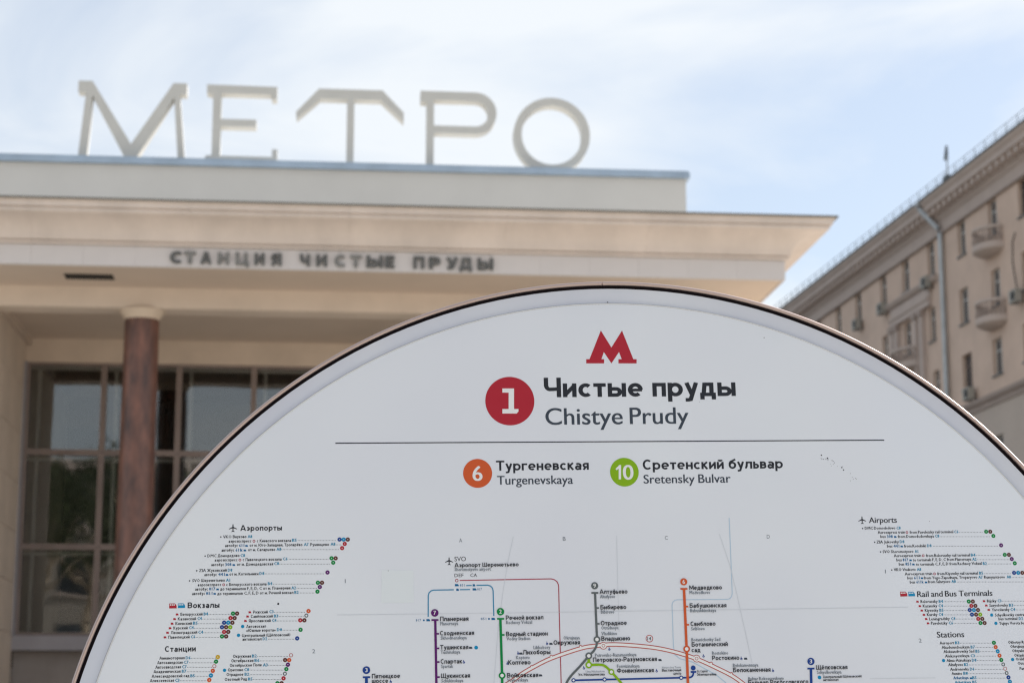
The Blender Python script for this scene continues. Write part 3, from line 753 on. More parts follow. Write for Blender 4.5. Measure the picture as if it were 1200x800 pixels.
# ------------------------------------------------------------------ what stands behind the camera and shows in the panes
rb = empty('street_house', (-46, -44, 0), R(6), 'pale ochre four storey house seen only as a reflection in the station windows', 'house')
wb = MB().box(0, 62, -12, 0, 0, 15.2).build('wall', 'pale_render', rb)
MB().box(-.4, 62.4, -12.4, .4, 15.203, 15.8).build('roof', 'house_trim', rb)
wproto = None
for i in range(16):
    for j in range(4):
        p = (2.4 + i * 3.75, .02, 1.6 + j * 3.5)
        if wproto is None:
            wproto = MB().box(0, 1.4, 0, .05, 0, 2.0).build('window', 'house_pane', rb, loc=p); wframe = MB().box(-.12, 1.52, .0, .12, -.2, -.02).build('sill', 'house_trim', wproto)
        else:
            link_copy(wframe, link_copy(wproto, rb, p))
def tree(x, y, H, lean, label, seed):
    rnd = random.Random(seed)
    e = empty('linden_tree', (x, y, .12), 0, label, 'tree', 'trees behind the camera')
    tr = MB(); top = Vector((lean, .3, H * .62))
    tr.tube([(0, 0, 0), (lean * .12, 0, H * .15), (lean * .45, .1, H * .35), tuple(top)], [.27, .22, .18, .10], 10)
    tips = [top]
    for i in range(9):
        a = rnd.uniform(0, 6.28); h0 = rnd.uniform(.46, .62); st_ = Vector((lean * h0 * 1.3, .1, H * h0)); L_ = rnd.uniform(1.2, 2.8)
        en = st_ + Vector((math.cos(a) * L_, math.sin(a) * L_, rnd.uniform(1.2, 2.6)))
        tr.tube([tuple(st_), tuple((st_ + en) / 2 + Vector((0, 0, -.2))), tuple(en)], [.09, .06, .03], 6); tips.append(en)
    tr.build('trunk', 'bark', e, smooth=True)
    cr_ = MB()
    clumps = [t + Vector((rnd.gauss(0, .9), rnd.gauss(0, .9), rnd.uniform(-.2, 1.8))) for t in tips for _ in range(4)]
    for c in clumps:
        R0 = rnd.uniform(.5, 1.05)
        for _ in range(90):
            d = Vector((rnd.gauss(0, 1), rnd.gauss(0, 1), rnd.gauss(0, .8))).normalized() * R0 * rnd.random() ** .4
            p = c + d; s2 = rnd.uniform(.07, .13); u = Vector((rnd.gauss(0, 1), rnd.gauss(0, 1), rnd.gauss(0, 1))).normalized(); v = u.orthogonal().normalized() * s2 * .7; u = u * s2
            cr_.add([p - u, p + v, p + u, p - v], [(0, 1, 2, 3)])
    cr_.build('crown', 'leaf', e, fix=False)
tree(-10.8, -18, 15, 1.3, 'leaning linden tree reflected in the left station panes', 1)
tree(-8.5, -20, 14, .5, 'slim linden tree with a nearly straight trunk, second in the reflected row', 2)
tree(-5.2, -19, 15, -.5, 'linden tree reflected beside the red column', 3)
tree(-15.5, -17, 16, .3, 'tallest linden tree, at the far left end of the row behind the camera', 4)

# ------------------------------------------------------------------ round information sign
X2 = Vector((0.99575423, 0.08936707, 0.02206912)); U2 = Vector((-0.02406319, 0.02129759, 0.99948355)); N2 = Vector((0.0888509, -0.99577103, 0.02335762))
SC = Vector((0.1353679, 2.39269793, 1.47336152))
LH = (SC.z - .12) / U2.z
sg = empty('information_sign', SC - U2 * LH)
sg.rotation_euler = Matrix((X2, U2, N2)).transposed().to_euler()
tag(sg, 'large round metro information sign with a copper rim, station name and printed network map', 'sign')
def S(px, py):
    """position on the panel (metres from its centre) of a point measured in the photograph"""
    r = CR * (px - 600) + CU * (400 - py) + CF * FPX
    t = (SC - EYE).dot(N2) / r.dot(N2)
    h = EYE + r * t - SC
    return h.dot(X2), h.dot(U2)
def ring(name, prof_, m, a0=None, a1=None, n=180, parent=sg):
    mb = MB().lathe(prof_, 0, 0, n, a0 or 0.0, a1)
    if a1 is not None:
        L_ = len(prof_); mb.f.append(tuple(range(L_))); mb.f.append(tuple(n * L_ + q for q in range(L_)))
    o = mb.build(name, m, parent, smooth=True); o.location = (0, LH, 0); return o
RO = .673
rimp = [(RO - .0046, -.006), (RO - .0046, .0030)] + [(RO - .0023 - .0023 * math.cos(math.pi * i / 12), .0030 + .0023 * math.sin(math.pi * i / 12)) for i in range(1, 12)] + [(RO, .0030), (RO, -.030), (RO - .004, -.030), (RO - .0046, -.006)]
ta = R(90) + math.asin(.012)
ring('rim', rimp, 'copper_rim', ta + .0008, ta + math.pi - .0006, 150)
ring('rim', rimp, 'copper_rim', ta - math.pi + .0006, ta - .0008, 150)
ring('gasket', [(RO - .0080, -.004), (RO - .0080, .0002), (RO - .0048, .0008), (RO - .0048, -.005)], 'gasket')
ring('bezel', [(RO - .0255, -.0042), (RO - .0205, -.0038), (RO - .0082, -.0004), (RO - .0082, -.006)], 'bezel_glass')
ring('bezel_ridge', [(RO - .0275, -.0030), (RO - .0265, -.0026), (RO - .0257, -.0036), (RO - .0257, -.006)], 'bezel_ridge')
face = MB(); n = 180; RF = RO - .0276
face.v = [(RF * math.cos(2 * math.pi * i / n), RF * math.sin(2 * math.pi * i / n), 0) for i in range(n)] + [(RF * math.cos(2 * math.pi * i / n), RF * math.sin(2 * math.pi * i / n), -.006) for i in range(n)]
face.f = [tuple(range(n)), tuple(range(2 * n - 1, n - 1, -1))] + [(i, n + i, n + (i + 1) % n, (i + 1) % n) for i in range(n)]
FZ = -.003
fo = face.build('face_panel', 'sign_face', sg); fo.location = (0, LH, FZ)
ring('body', [(0.001, -.0305), (RO - .010, -.0305), (RO - .010, -.135), (0.001, -.135)], 'bronze_body')
b = MB(); b.box(-.30, -.20, 0.02, LH - .50, -.125, -.045); b.box(.20, .30, 0.02, LH - .50, -.125, -.045); b.build('leg', 'bronze_body', sg)
MB().box(-.42, .42, -.005, .02, -.24, .08).build('base_plate', 'steel', sg)

PXM = .00104
class Print:
    """flat print on the panel, one ink"""
    def __init__(s, lvl=0): s.mb = MB(); s.lvl = lvl
    def poly(s, pts, lv=0):
        zz = .00012 + (s.lvl + lv) * .00004
        s.mb.add([(x, y, zz) for x, y in pts], [tuple(range(len(pts)))])
    def tris(s, vs, fs, lv=0):
        zz = .00012 + (s.lvl + lv) * .00004
        s.mb.add([(x, y, zz) for x, y in vs], fs)
    def line(s, pts, wpx, lv=0, raw=False):
        q = [S(*p) for p in pts] if not raw else pts
        A, B = ribbon(q, wpx * PXM); n = len(A)
        s.tris([(p.x, p.y) for p in A] + [(p.x, p.y) for p in B], [(n + k, n + k + 1, k + 1, k) for k in range(n - 1)], lv)
    def disc(s, px, py, rpx, lv=0, n=None):
        x, y = S(px, py); r = rpx * PXM; n = n or (12 if rpx < 3 else (24 if rpx < 8 else 96))
        s.poly([(x + r * math.cos(2 * math.pi * i / n), y + r * math.sin(2 * math.pi * i / n)) for i in range(n)], lv)
    def ring(s, px, py, r0, r1, lv=0, n=28):
        x, y = S(px, py); a = [(x + r0 * PXM * math.cos(2 * math.pi * i / n), y + r0 * PXM * math.sin(2 * math.pi * i / n)) for i in range(n)]; b = [(x + r1 * PXM * math.cos(2 * math.pi * i / n), y + r1 * PXM * math.sin(2 * math.pi * i / n)) for i in range(n)]
        s.tris(a + b, [(n + i, n + (i + 1) % n, (i + 1) % n, i) for i in range(n)], lv)
    def text(s, t, x0, x1, yb, cap, w=.13, res=2, lv=0, yb2=None, track=.11):
        a = S(x0, yb); c = S(x1, yb)
        L_ = layout(t, w, res, track)
        xs_ = [v[0] for q in L_ for v in q[0]]
        m0, m1 = min(xs_), max(xs_)
        k = (c[0] - a[0]) / (m1 - m0); h = cap * PXM
        yv = (a[1] + c[1]) / 2
        for vs, fs, l_ in L_:
            s.tris([(a[0] + (v[0] - m0) * k, yv + v[1] * h) for v in vs], fs, lv + l_ * .25)
    def build(s, name, m, parent=None):
        if not s.mb.v: return None
        o = s.mb.build(name, INK[m], parent or sg, fix=False)
        if parent is None: o.location = (0, LH, FZ)
        return o
def one(name, m, fn, lvl=1, parent=None):
    p = Print(lvl); fn(p); return p.build(name, m, parent)

# logo: straight-sided M
def logo(p):
    pts = [(478, 243), (478, 229), (489, 229), (527, 133), (562.5, 190), (598, 133), (636, 229), (647, 229), (647, 243), (586, 243), (586, 229), (597, 229), (588, 205), (562.5, 243), (537, 205), (529, 229), (538, 229), (538, 243)]
    q = [S(520 + x * .35, 340 + y * .35) for x, y in pts]
    from mathutils.geometry import tessellate_polygon
    tri = tessellate_polygon([[Vector((a, b, 0)) for a, b in q]])
    p.tris(q, [tuple(t) for t in tri])
one('metro_logo', 'metro_red', logo)
ARCN = 16
one('station_name', 'black', lambda p: p.text('Чистые пруды', 638, 863, 464, 23.4, w=.18, res=12, track=.075))
one('station_name', 'slate', lambda p: [p.text('Chistye Prudy', 640 + d, 807.5 + d, 496.3, 19.6, res=10, lv=k) for k, d in enumerate((-.3, .3))])
o = one('line_badge', 'metro_red', lambda p: p.disc(597.7, 469.2, 28.9))
def num1(p):
    f = lambda x, y: S(520 + x * .35, 340 + y * .35)
    p.poly([f(197, 341), f(197, 327), f(236, 327), f(236, 341)][::-1]); p.poly([f(218, 340.8), f(236, 340.8), f(236, 396), f(218, 396)][::-1], 1); p.poly([f(197, 411), f(197, 396), f(251, 396), f(251, 404), f(245, 411)][::-1], 2)
one('line_number', 'white', num1, 3, o)
one('divider', 'black', lambda p: p.line([(393, 518.6), (1037, 515)], 1.25))
for nm, px, py, colr, xs_ in (('6', 559.9, 553.9, 'orange', (554.5, 565.3)), ('10', 732.1, 552.5, 'lime', (722.0, 743.5))):
    o = one('line_badge', colr, lambda p: p.disc(px, py, 16.9))
    def bold(p):
        if nm == '10':
            for k, dx in enumerate((-.45, 0, .45)): p.text('0', 731.0 + dx, 742.6 + dx, py + 8.6, 17.0, res=8, lv=k)
            p.poly([S(a, b) for a, b in ((725.4, py + 8.4), (728.2, py + 8.4), (728.2, py - 8.4), (725.9, py - 8.4), (725.4, py - 7.9))], 0)
            p.poly([S(a, b) for a, b in ((721.6, py - 3.8), (723.0, py - 2.2), (727.6, py - 5.9), (726.2, py - 8.35))], 1)
            return
        for k, dx in enumerate((-.45, 0, .45)): p.text(nm, xs_[0] + dx, xs_[1] + dx, py + 8.6, 17.0, res=8, lv=k)
    one('line_number', 'white', bold, 3, o)
one('interchange_name', 'black', lambda p: p.text('Тургеневская', 581.6, 690.5, 550.2, 11.7, w=.17, track=.08))
one('interchange_name', 'slate', lambda p: [p.text('Turgenevskaya', 583 + d, 671.8 + d, 566.6, 10.1, res=5, lv=k) for k, d in enumerate((-.2, .2))])
one('interchange_name', 'black', lambda p: p.text('Сретенский бульвар', 753.8, 918.3, 548.8, 12.0, w=.17, track=.08))
one('interchange_name', 'slate', lambda p: [p.text('Sretensky Bulvar', 754.9 + d, 856.8 + d, 565.2, 10.1, res=5, lv=k) for k, d in enumerate((-.2, .2))])
ARCN = 5
# headings
def plane_icon(p, px, py, s):
    x, y = S(px, py); s *= PXM
    half = [(0, .5), (.06, .42), (.065, .14), (.5, -.10), (.5, -.18), (.07, -.04), (.05, -.32), (.19, -.44), (.19, -.5), (0, -.44)]
    pts = [(x + a * s, y + b * s) for a, b in half] ; l = [(x - a * s, y + b * s) for a, b in half[::-1][1:-1]]
    q = pts + l
    from mathutils.geometry import tessellate_polygon
    p.tris(q, [tuple(t)[::-1] for t in tessellate_polygon([[Vector((a, b, 0)) for a, b in q]])])
def train_icon(p, px, py, w, h):
    x, y = S(px, py); w *= PXM; h *= PXM
    q = [(-.5, -.5), (.5, -.5), (.5, -.05), (.38, .30), (.25, .5), (-.5, .5)]
    p.poly([(x + a * w, y + b * h) for a, b in q])
def slots(p, px, py, w, h):
    x, y = S(px, py); w *= PXM; h *= PXM
    for a in (-.42, -.17, .08): p.poly([(x + a * w, y + .08 * h), (x + (a + .17) * w, y + .08 * h), (x + (a + .17) * w, y + .34 * h), (x + a * w, y + .34 * h)])
def heading(t, x0, x1, yb, cap, w=.175):
    one('heading', 'black', lambda p: p.text(t, x0, x1, yb, cap, w=w, res=4))
heading('Аэропорты', 281.5, 330.3, 621, 6.4); heading('Вокзалы', 219.7, 257, 711.6, 6.5); heading('Станции', 193, 229.2, 762.8, 6.5)
heading('Airports', 1019.1, 1052, 611.8, 6.6); heading('Rail and Bus Terminals', 1075.7, 1164.2, 698, 6.6); heading('Stations', 1098.8, 1131, 746, 6.6)
for px, py in ((272.9, 617.9), (1011, 608.7), (526.5, 656.8)): one('aeroplane_icon', 'black', lambda p: plane_icon(p, px, py, 9.2))
for px, py in ((202.4, 709.2), (1059.8, 695.3)):
    o = one('train_icon', 'metro_red', lambda p: train_icon(p, px, py, 8.4, 5.6)); one('icon_windows', 'white', lambda p: slots(p, px, py, 8.4, 5.6), 3, o)
for px, py in ((212.5, 708.9), (1069.1, 695.3)):
    o = one('bus_icon', 'sky', lambda p: train_icon(p, px, py, 8.0, 5.2)); one('icon_windows', 'white', lambda p: slots(p, px, py, 8.0, 5.2), 3, o)
# index lists: text, blue grid codes, dotted leaders, line dots
TXT, COD, DOT, RTE, STAR = Print(1), Print(1), Print(1), Print(1), Print(1)
CD = {k: Print(1) for k in 'rogbsnplyk'}      # red orange green blue sky brown purple lime yellow grey
CDN = {'r': 'metro_red', 'o': 'orange', 'g': 'green', 'b': 'blue', 's': 'sky', 'n': 'brown', 'p': 'purple', 'l': 'lime', 'y': 'yellow', 'k': 'line_grey'}
RINGS = Print(1); PRING = Print(1); INNER = Print(4); REDI, BLUI = Print(1), Print(1)
def dots(x0, x1, y):
    x = x0
    while x < x1: 
        DOT.disc(x, y - .4, .42, n=6); x += 1.75
def circ(c, x, y):
    if c == 'R': PRING.ring(x, y, 1.55, 2.25, n=14); return
    if c == 'K': RINGS.ring(x, y, 1.2, 2.25, n=14); return
    CD[c].disc(x, y, 2.45, n=16); INNER.disc(x, y, .5, n=6)
def row(*it):
    """items: ('t', text, x0, x1, y) text, 'c' code, 'r' route number, 'd' dots x0 x1 y, 'o' circles 'gn' x y step, 's' star, 'i' / 'j' red / blue icon"""
    for q in it:
        k = q[0]
        if k == 't':
            for n_, d in enumerate((-.13, .13) if not any(is_cyr(c) for c in q[1]) else (0,)): TXT.text(q[1], q[2] + d, q[3] + d, q[4], 3.4, w=.175 if any(is_cyr(c) for c in q[1]) else .13, res=1, lv=n_)
        elif k == 'c': [COD.text(q[1], q[2] + d, q[3] + d, q[4], 3.4, w=.15, res=1, lv=n_) for n_, d in enumerate((-.13, .13))]
        elif k == 'r':
            for n_, d in enumerate((-.15, .15)): RTE.text(q[1], q[2] + d, q[3] + d, q[4], 3.4, res=1, lv=n_)
            train_icon(RTE, q[3] + 2.9, q[4] - 1.2, 3.0, 2.0)
        elif k == 'd': dots(q[1], q[2], q[3])
        elif k == 'o':
            for n_, c in enumerate(q[1]): circ(c, q[2] + n_ * 4.85, q[3])
        elif k == 's': STAR.ring(q[1], q[2], .8, 1.6, n=10)
        elif k == 'i': train_icon(REDI, q[1], q[2], 3.0, 2.2)
        elif k == 'j': BLUI.disc(q[1], q[2], 2.0, n=8)
        elif k == 'p': TXT.disc(q[1], q[2], .9, n=6)
row(('p', 258.6, 628.4), ('t', 'VKO Внуково', 261.2, 288.7, 629.8), ('c', 'A8', 290.2, 295.4, 629.6))
row(('t', 'аэроэкспресс', 267.8, 294.4, 634.9), ('s', 297.5, 633.4), ('t', 'с Киевского вокзала', 301, 341, 634.4), ('c', 'B5', 342.2, 347.8, 633.9), ('d', 349.4, 394, 633), ('o', 'bsn', 397.9, 631.4))
row(('t', 'автобус', 263.6, 278.5, 640.1), ('r', '611', 280, 286, 640), ('t', 'от м. Юго-Западная, Тропарёво', 292.5, 354.4, 639.4), ('c', 'A7', 356.2, 361.5, 638.9), ('t', 'Румянцево', 363.5, 385.6, 638.9), ('c', 'A8', 387.5, 393, 638.5), ('d', 394, 400, 638), ('o', 'r', 404, 636.5))
row(('t', 'автобус', 259.5, 274.4, 645.5), ('r', '611к', 276, 284, 645.4), ('t', 'от м. Саларьево', 290.6, 322.5, 644.9), ('c', 'A8', 324, 329.4, 644.5), ('d', 330, 397.5, 643.6), ('o', 'r', 400.9, 641.5))
row(('p', 240.2, 650.8), ('t', 'DMC Домодедово', 242.9, 280.6, 652), ('c', 'C8', 281.6, 287, 651.8))
row(('t', 'аэроэкспресс', 251.4, 278, 657), ('s', 281, 655.4), ('t', 'с Павелецкого вокзала', 284.4, 330, 656.4), ('c', 'C6', 331.3, 336.9, 655.8), ('d', 338.8, 385, 655), ('o', 'gn', 388.5, 653.4))
row(('t', 'автобус', 247.4, 262.3, 662.5), ('r', '308', 263.8, 271, 662.4), ('t', 'от м. Домодедовская', 277.5, 320, 661.9), ('c', 'C8', 321, 326.9, 661.3), ('d', 328, 386, 660.6), ('o', 'g', 390.5, 658.5))
row(('p', 230.4, 668), ('t', 'ZIA Жуковский', 233, 265.6, 669.2), ('c', 'D8', 266.9, 272, 669))
row(('t', 'автобус', 239.3, 253.8, 674.2), ('r', '441', 255.6, 263, 674), ('t', 'от м. Котельники', 268.8, 302.8, 673.4), ('c', 'D8', 304, 309.6, 672.9), ('d', 310.8, 380, 672), ('o', 'p', 383.8, 670))
row(('p', 222.0, 679.8), ('t', 'SVO Шереметьево', 225, 263.4, 681), ('c', 'A1', 264.8, 269.4, 680.8))
row(('t', 'аэроэкспресс', 231.6, 259, 686), ('s', 262, 684.4), ('t', 'с Белорусского вокзала', 265, 312.3, 685.5), ('c', 'B4', 313.8, 319, 684.8), ('d', 320.6, 369.4, 684), ('o', 'gn', 372.5, 682))
row(('t', 'автобус', 228.5, 243.4, 691.2), ('r', '817', 244.8, 252, 691), ('t', 'до терминалов F, E, D, C от м. Планерная', 258, 340.3, 690.4), ('c', 'A2', 341.5, 346.8, 689.8), ('d', 348, 372, 689), ('o', 'p', 374.8, 687))
row(('t', 'автобус', 225, 240, 696.4), ('r', '851', 241.2, 248.6, 696.2), ('t', 'до терминалов C, F, E, D от м. Речной вокзал', 254.6, 343.8, 695.8), ('c', 'B2', 345, 350, 695), ('d', 352, 369, 694.4), ('o', 'g', 372, 692.4))
for t, a, b, y, c, ca, cb, d1, o_, ox, oy in (
    ('Белорусский', 211.2, 237.2, 720.6, 'B4', 238.5, 243.6, 269.6, 'gn', 272.9, 718.1), ('Казанский', 208.2, 229.6, 726, 'C4', 231, 236.4, 267, 'rn', 270, 723.4),
    ('Киевский', 205.3, 224.7, 731.4, 'B5', 226, 231.5, 260, 'bsn', 262.5, 728.8), ('Курский', 202.9, 219.7, 736.7, 'C4', 221, 226.7, 257, 'bnl', 260, 734.1),
    ('Ленинградский', 200, 230.9, 742, 'C4', 232, 237.7, 260, 'rn', 262.5, 739.6), ('Павелецкий', 197, 222, 747.4, 'C6', 223.4, 228.6, 257.5, 'gn', 260, 744.9),
    ('Рижский', 296.5, 313.7, 718, 'C3', 315.3, 320.5, 358, 'o', 361.5, 715.2), ('Савёловский', 293.9, 319.6, 723, 'B3', 321, 326, 356, 'K', 359, 720.5),
    ('Ярославский', 291.4, 317.2, 728.2, 'C4', 318.6, 323.8, 349, 'rn', 351.8, 726)):
    row(('i', a - 3.8, y - 1.4), ('t', t, a, b, y), ('c', c, ca, cb, y - .3), ('d', cb + 1.2, d1, y - 1), ('o', o_, ox, oy))
row(('j', 284.2, 733.3), ('t', 'Автовокзал', 288.4, 311.6, 734.8), ('t', '«Южные ворота»', 288.4, 323, 739.4), ('c', 'D8', 324.5, 330.4, 738.8), ('d', 331.7, 349.4, 738), ('o', 'g', 352.2, 737.1))
row(('j', 279.4, 743.6), ('t', 'Центральный (Щёлковский)', 283.5, 340, 745.1), ('t', 'автовокзал', 284, 306.5, 749.8), ('c', 'D2', 307.8, 313, 749.4), ('d', 314.4, 345.5, 748.6), ('o', 'b', 348.2, 747.2))
for t, a, b, y, c, ca, cb, d1, o_, ox, oy in (
    ('Авиамоторная', 186.5, 216.2, 771.9, 'D6', 217.5, 223, 252.5, 'y', 255.1, 769.1), ('Автозаводская', 184, 213.8, 777.2, 'C7', 215, 220.6, 250, 'g', 253, 774.4),
    ('Автозаводская', 181.8, 211.8, 782.5, 'C7', 213, 218.4, 248, 'R', 251, 779.8), ('Академическая', 179.7, 211.4, 787.7, 'B7', 212.9, 218, 246, 'o', 249.2, 785.2),
    ('Александровский сад', 177.5, 221.7, 793, 'B5', 223, 228.2, 244, 's', 247, 790.7), ('Алексеевская', 175.4, 203.6, 798.3, 'C3', 204.9, 210, 242, 'o', 245, 796),
    ('Окружная', 273, 294, 769.8, 'B2', 295.3, 300.8, 338, 'R', 341, 767), ('Октябрьская', 271, 296.9, 775, 'B6', 298.2, 303.9, 331, 'no', 334, 772.6),
    ('Октябрьское Поле', 269.2, 306.7, 780.3, 'A3', 308, 313.6, 334.5, 'p', 337.3, 778), ('Орехово', 267, 284.8, 785.8, 'C8', 286, 291.7, 333, 'g', 335.5, 783.2),
    ('Отрадное', 265.4, 285, 791.2, 'B2', 286.6, 291.9, 331, 'K', 333.8, 788.6), ('Охотный Ряд', 263.3, 289.3, 796.8, 'B5', 290.6, 295.8, 329, 'r', 332.2, 794)):
    row(('t', t, a, b, y), ('c', c, ca, cb, y - .2), ('d', cb + 1.2, d1, y - 1), ('o', o_, ox, oy))
row(('o', 'gn', 325, 799.8), ('j', 263, 784.6))
# English index
row(('p', 1011.6, 618.5), ('t', 'DMC Domodedovo', 1014.3, 1050, 619.6), ('c', 'C8', 1051.4, 1056.2, 619.6))
row(('t', 'Aeroexpress train', 1029.5, 1061.3, 624.5), ('s', 1063.6, 623), ('t', 'from Paveletsky rail terminal', 1066.9, 1117.9, 624.2), ('c', 'C6', 1119, 1124, 624), ('d', 1125.5, 1153.5, 623.4), ('o', 'gn', 1156.5, 622.2))
row(('t', 'bus', 1032.6, 1038.8, 629.5), ('r', '308', 1040.3, 1047, 629.5), ('t', 'from Domodedovskaya', 1053, 1095.4, 629.3), ('c', 'C8', 1096.4, 1101.5, 629), ('d', 1102.5, 1161.5, 628.5), ('o', 'g', 1165, 627.2))
row(('p', 1025.8, 634.6), ('t', 'ZIA Jukovsky', 1028, 1054.2, 635.8), ('c', 'D8', 1055.3, 1060.7, 635.6))
row(('t', 'bus', 1040.5, 1046.7, 640.7), ('r', '441', 1048, 1054.6, 640.7), ('t', 'from Kotelniki', 1060.4, 1086, 640.5), ('c', 'D8', 1087.4, 1092.5, 640.3), ('d', 1094.5, 1170.5, 639.6), ('o', 'p', 1174.1, 638.2))
row(('p', 1032.7, 645.9), ('t', 'SVO Sheremetyevo', 1035.2, 1071.4, 647.1), ('c', 'A1', 1072.9, 1076.8, 647))
row(('t', 'Aeroexpress train', 1048.4, 1080.2, 651.8), ('s', 1082.7, 650.3), ('t', 'from Belorussky rail terminal', 1086, 1137.5, 651.5), ('c', 'B4', 1138.7, 1144, 651.2), ('d', 1145.5, 1175, 650.5), ('o', 'gn', 1178.4, 649.3))
row(('t', 'bus', 1051.4, 1057.6, 656.9), ('r', '817', 1058.8, 1065, 656.9), ('t', 'to terminals F, E, D, C from Planernaya', 1070.6, 1139.2, 656.5), ('c', 'A2', 1140.4, 1145.3, 656.2), ('d', 1146.5, 1183.5, 655.4), ('o', 'p', 1186.6, 654.2))
row(('t', 'bus', 1054.3, 1060.5, 661.9), ('r', '851', 1061.9, 1068.4, 661.8), ('t', 'to terminals C, F, E, D from Rechnoy Vokzal', 1074.2, 1151.3, 661.5), ('c', 'B2', 1152.8, 1157.5, 661.2), ('d', 1159, 1187, 660.4), ('o', 'g', 1190.1, 659.2))
row(('p', 1045.8, 667.1), ('t', 'VKO Vnukovo', 1048.4, 1074, 668.2), ('c', 'A8', 1075.4, 1080.4, 668.1))
row(('t', 'Aeroexpress train', 1061.3, 1093.4, 673.1), ('s', 1096, 671.6), ('t', 'from Kiyevsky rail terminal', 1099.2, 1147, 672.7), ('c', 'B5', 1148.5, 1153.2, 672.4), ('d', 1155, 1186, 671.7), ('o', 'bsn', 1189.3, 670.4))
row(('t', 'bus', 1064.3, 1070.5, 678), ('r', '611', 1072, 1078.4, 677.9), ('t', 'from Yugo-Zapadnaya, Troparyovo', 1083.5, 1146.2, 677.5), ('c', 'A7', 1147.6, 1152.5, 677.2), ('t', 'Rumyantsevo', 1154.3, 1178.6, 677), ('c', 'A8', 1180.8, 1185.6, 676.9), ('d', 1187, 1204, 676.4))
row(('t', 'bus', 1067.2, 1073.3, 682.9), ('r', '611k', 1074.8, 1083.2, 682.8), ('t', 'from Salaryevo', 1088.3, 1114.7, 682.4), ('c', 'A8', 1116, 1121, 682.2), ('d', 1122.5, 1204, 681.5))
for t, a, b, y, c, ca, cb, d1, o_, ox, oy, ic in (
    ('Belorussky', 1079.7, 1099.7, 705.6, 'B4', 1101, 1106, 1133, 'gn', 1136.1, 704, 'i'), ('Kazansky', 1082.4, 1099.2, 710.8, 'C4', 1100.7, 1106, 1136, 'rn', 1139.1, 709.1, 'i'),
    ('Kiyevsky', 1084.7, 1100.4, 716, 'B5', 1101.8, 1106.7, 1134.5, 'bsn', 1137.3, 714, 'i'), ('Kursky', 1087.2, 1099.5, 721, 'C4', 1101, 1106, 1137, 'bnl', 1139.9, 719.3, 'i'),
    ('Leningradsky', 1089.9, 1113.9, 725.9, 'C4', 1115.4, 1120.5, 1144, 'rn', 1147.2, 724.3, 'i'), ('Paveletsky', 1092, 1111.2, 731, 'C6', 1112.7, 1117.7, 1146.5, 'gn', 1149.9, 729.2, 'i'),
    ('Rijsky', 1157.7, 1168.7, 705, 'C3', 1170, 1174.5, 1204, '', 0, 0, 'i'), ('Savyolovsky', 1160.4, 1182.2, 710.1, 'B3', 1183.5, 1188.5, 1204, '', 0, 0, 'i'), ('Yaroslavsky', 1163.3, 1184, 715.2, 'C4', 1185, 1190.7, 1204, '', 0, 0, 'i'),
    ('Aeroport', 1102.2, 1119, 754.2, 'B3', 1120.2, 1125.2, 1162.5, 'g', 1165.6, 752.3, ''), ('Akademicheskaya', 1104.5, 1137.2, 759.2, 'B7', 1138.5, 1143.4, 1164.5, 'o', 1167.7, 757.4, ''),
    ('Aleksandrovsky Sad', 1106.7, 1142.7, 764.1, 'B5', 1144.2, 1149, 1167, 's', 1170.1, 762.3, ''), ('Alekseyevskaya', 1108.5, 1137, 769.4, 'C3', 1138.4, 1143.4, 1169, 'o', 1172.2, 767.4, ''),
    ('Alma-Atinskaya', 1110.2, 1138.7, 774.6, 'D8', 1140, 1145.2, 1171, 'g', 1174.3, 772.5, 'j'), ('Altufyevo', 1112.3, 1129.5, 779.7, 'B2', 1130.8, 1135.6, 1173.5, 'K', 1176.6, 777.7, ''),
    ('Andronovka', 1114.5, 1136.2, 785, 'D6', 1137.7, 1142.7, 1175.5, 'R', 1178.8, 782.7, ''), ('Annino', 1116.2, 1128.5, 790, 'B8', 1130, 1135.2, 1177.5, 'K', 1180.6, 787.8, '')):
    row(('t', t, a, b, y), ('c', c, ca, cb, y - .1), ('d', cb + 1.2, d1, y - 1))
    if o_: row(('o', o_, ox, oy))
    if ic: row((ic, a - 3.6, y - 1.4))
row(('r', 'Arbatskaya', 1118.3, 1136, 795.1), ('c', 'B5', 1140.5, 1145.4, 795), ('d', 1147, 1179.6, 794.2), ('o', 'b', 1182.7, 792.9))
row(('c', 'Arbatskaya', 1120, 1139, 800.2), ('c', 'B5', 1140.5, 1145.4, 800.1), ('o', 's', 1184.4, 798))
row(('j', 1163, 719.9), ('t', 'Schyolkovsky central', 1167, 1202, 721.2), ('t', 'bus terminal', 1171.2, 1193.2, 725.8), ('c', 'D2', 1195, 1200, 725.7), ('j', 1168, 729.6), ('t', 'Yujnye Vorota bus', 1172, 1203, 731))
for t, a, b, y in (('Okhotny Ryad', 1182.4, 1206, 753.3), ('Okrujnaya', 1185, 1203, 758.2), ('Oktyabrskaya', 1187.2, 1211, 763.3), ('Oktyabrskoye Pole', 1189.5, 1220, 768.4), ('Orekhovo', 1191.4, 1208, 773), ('Otradnoye', 1193.7, 1212, 778), ('Park Kultury', 1196, 1218, 784)):
    row(('t', t, a, b, y))
row(('j', 1187.6, 772))
for P_, nm, m in [(TXT, 'index_text', 'black'), (COD, 'grid_code_text', 'code'), (DOT, 'leader_dots', 'slate'), (RTE, 'bus_number_text', 'route'), (STAR, 'express_icons', 'crimson')] + [(CD[k], 'line_dots', CDN[k]) for k in CD] + [
    (RINGS, 'line_dots', 'line_grey'), (PRING, 'line_dots', 'pink'), (INNER, 'line_dot_numbers', 'white'), (REDI, 'train_icons', 'metro_red'), (BLUI, 'bus_icons', 'sky')]:
    o = P_.build(nm, m)
    if o: o['kind'] = 'stuff'

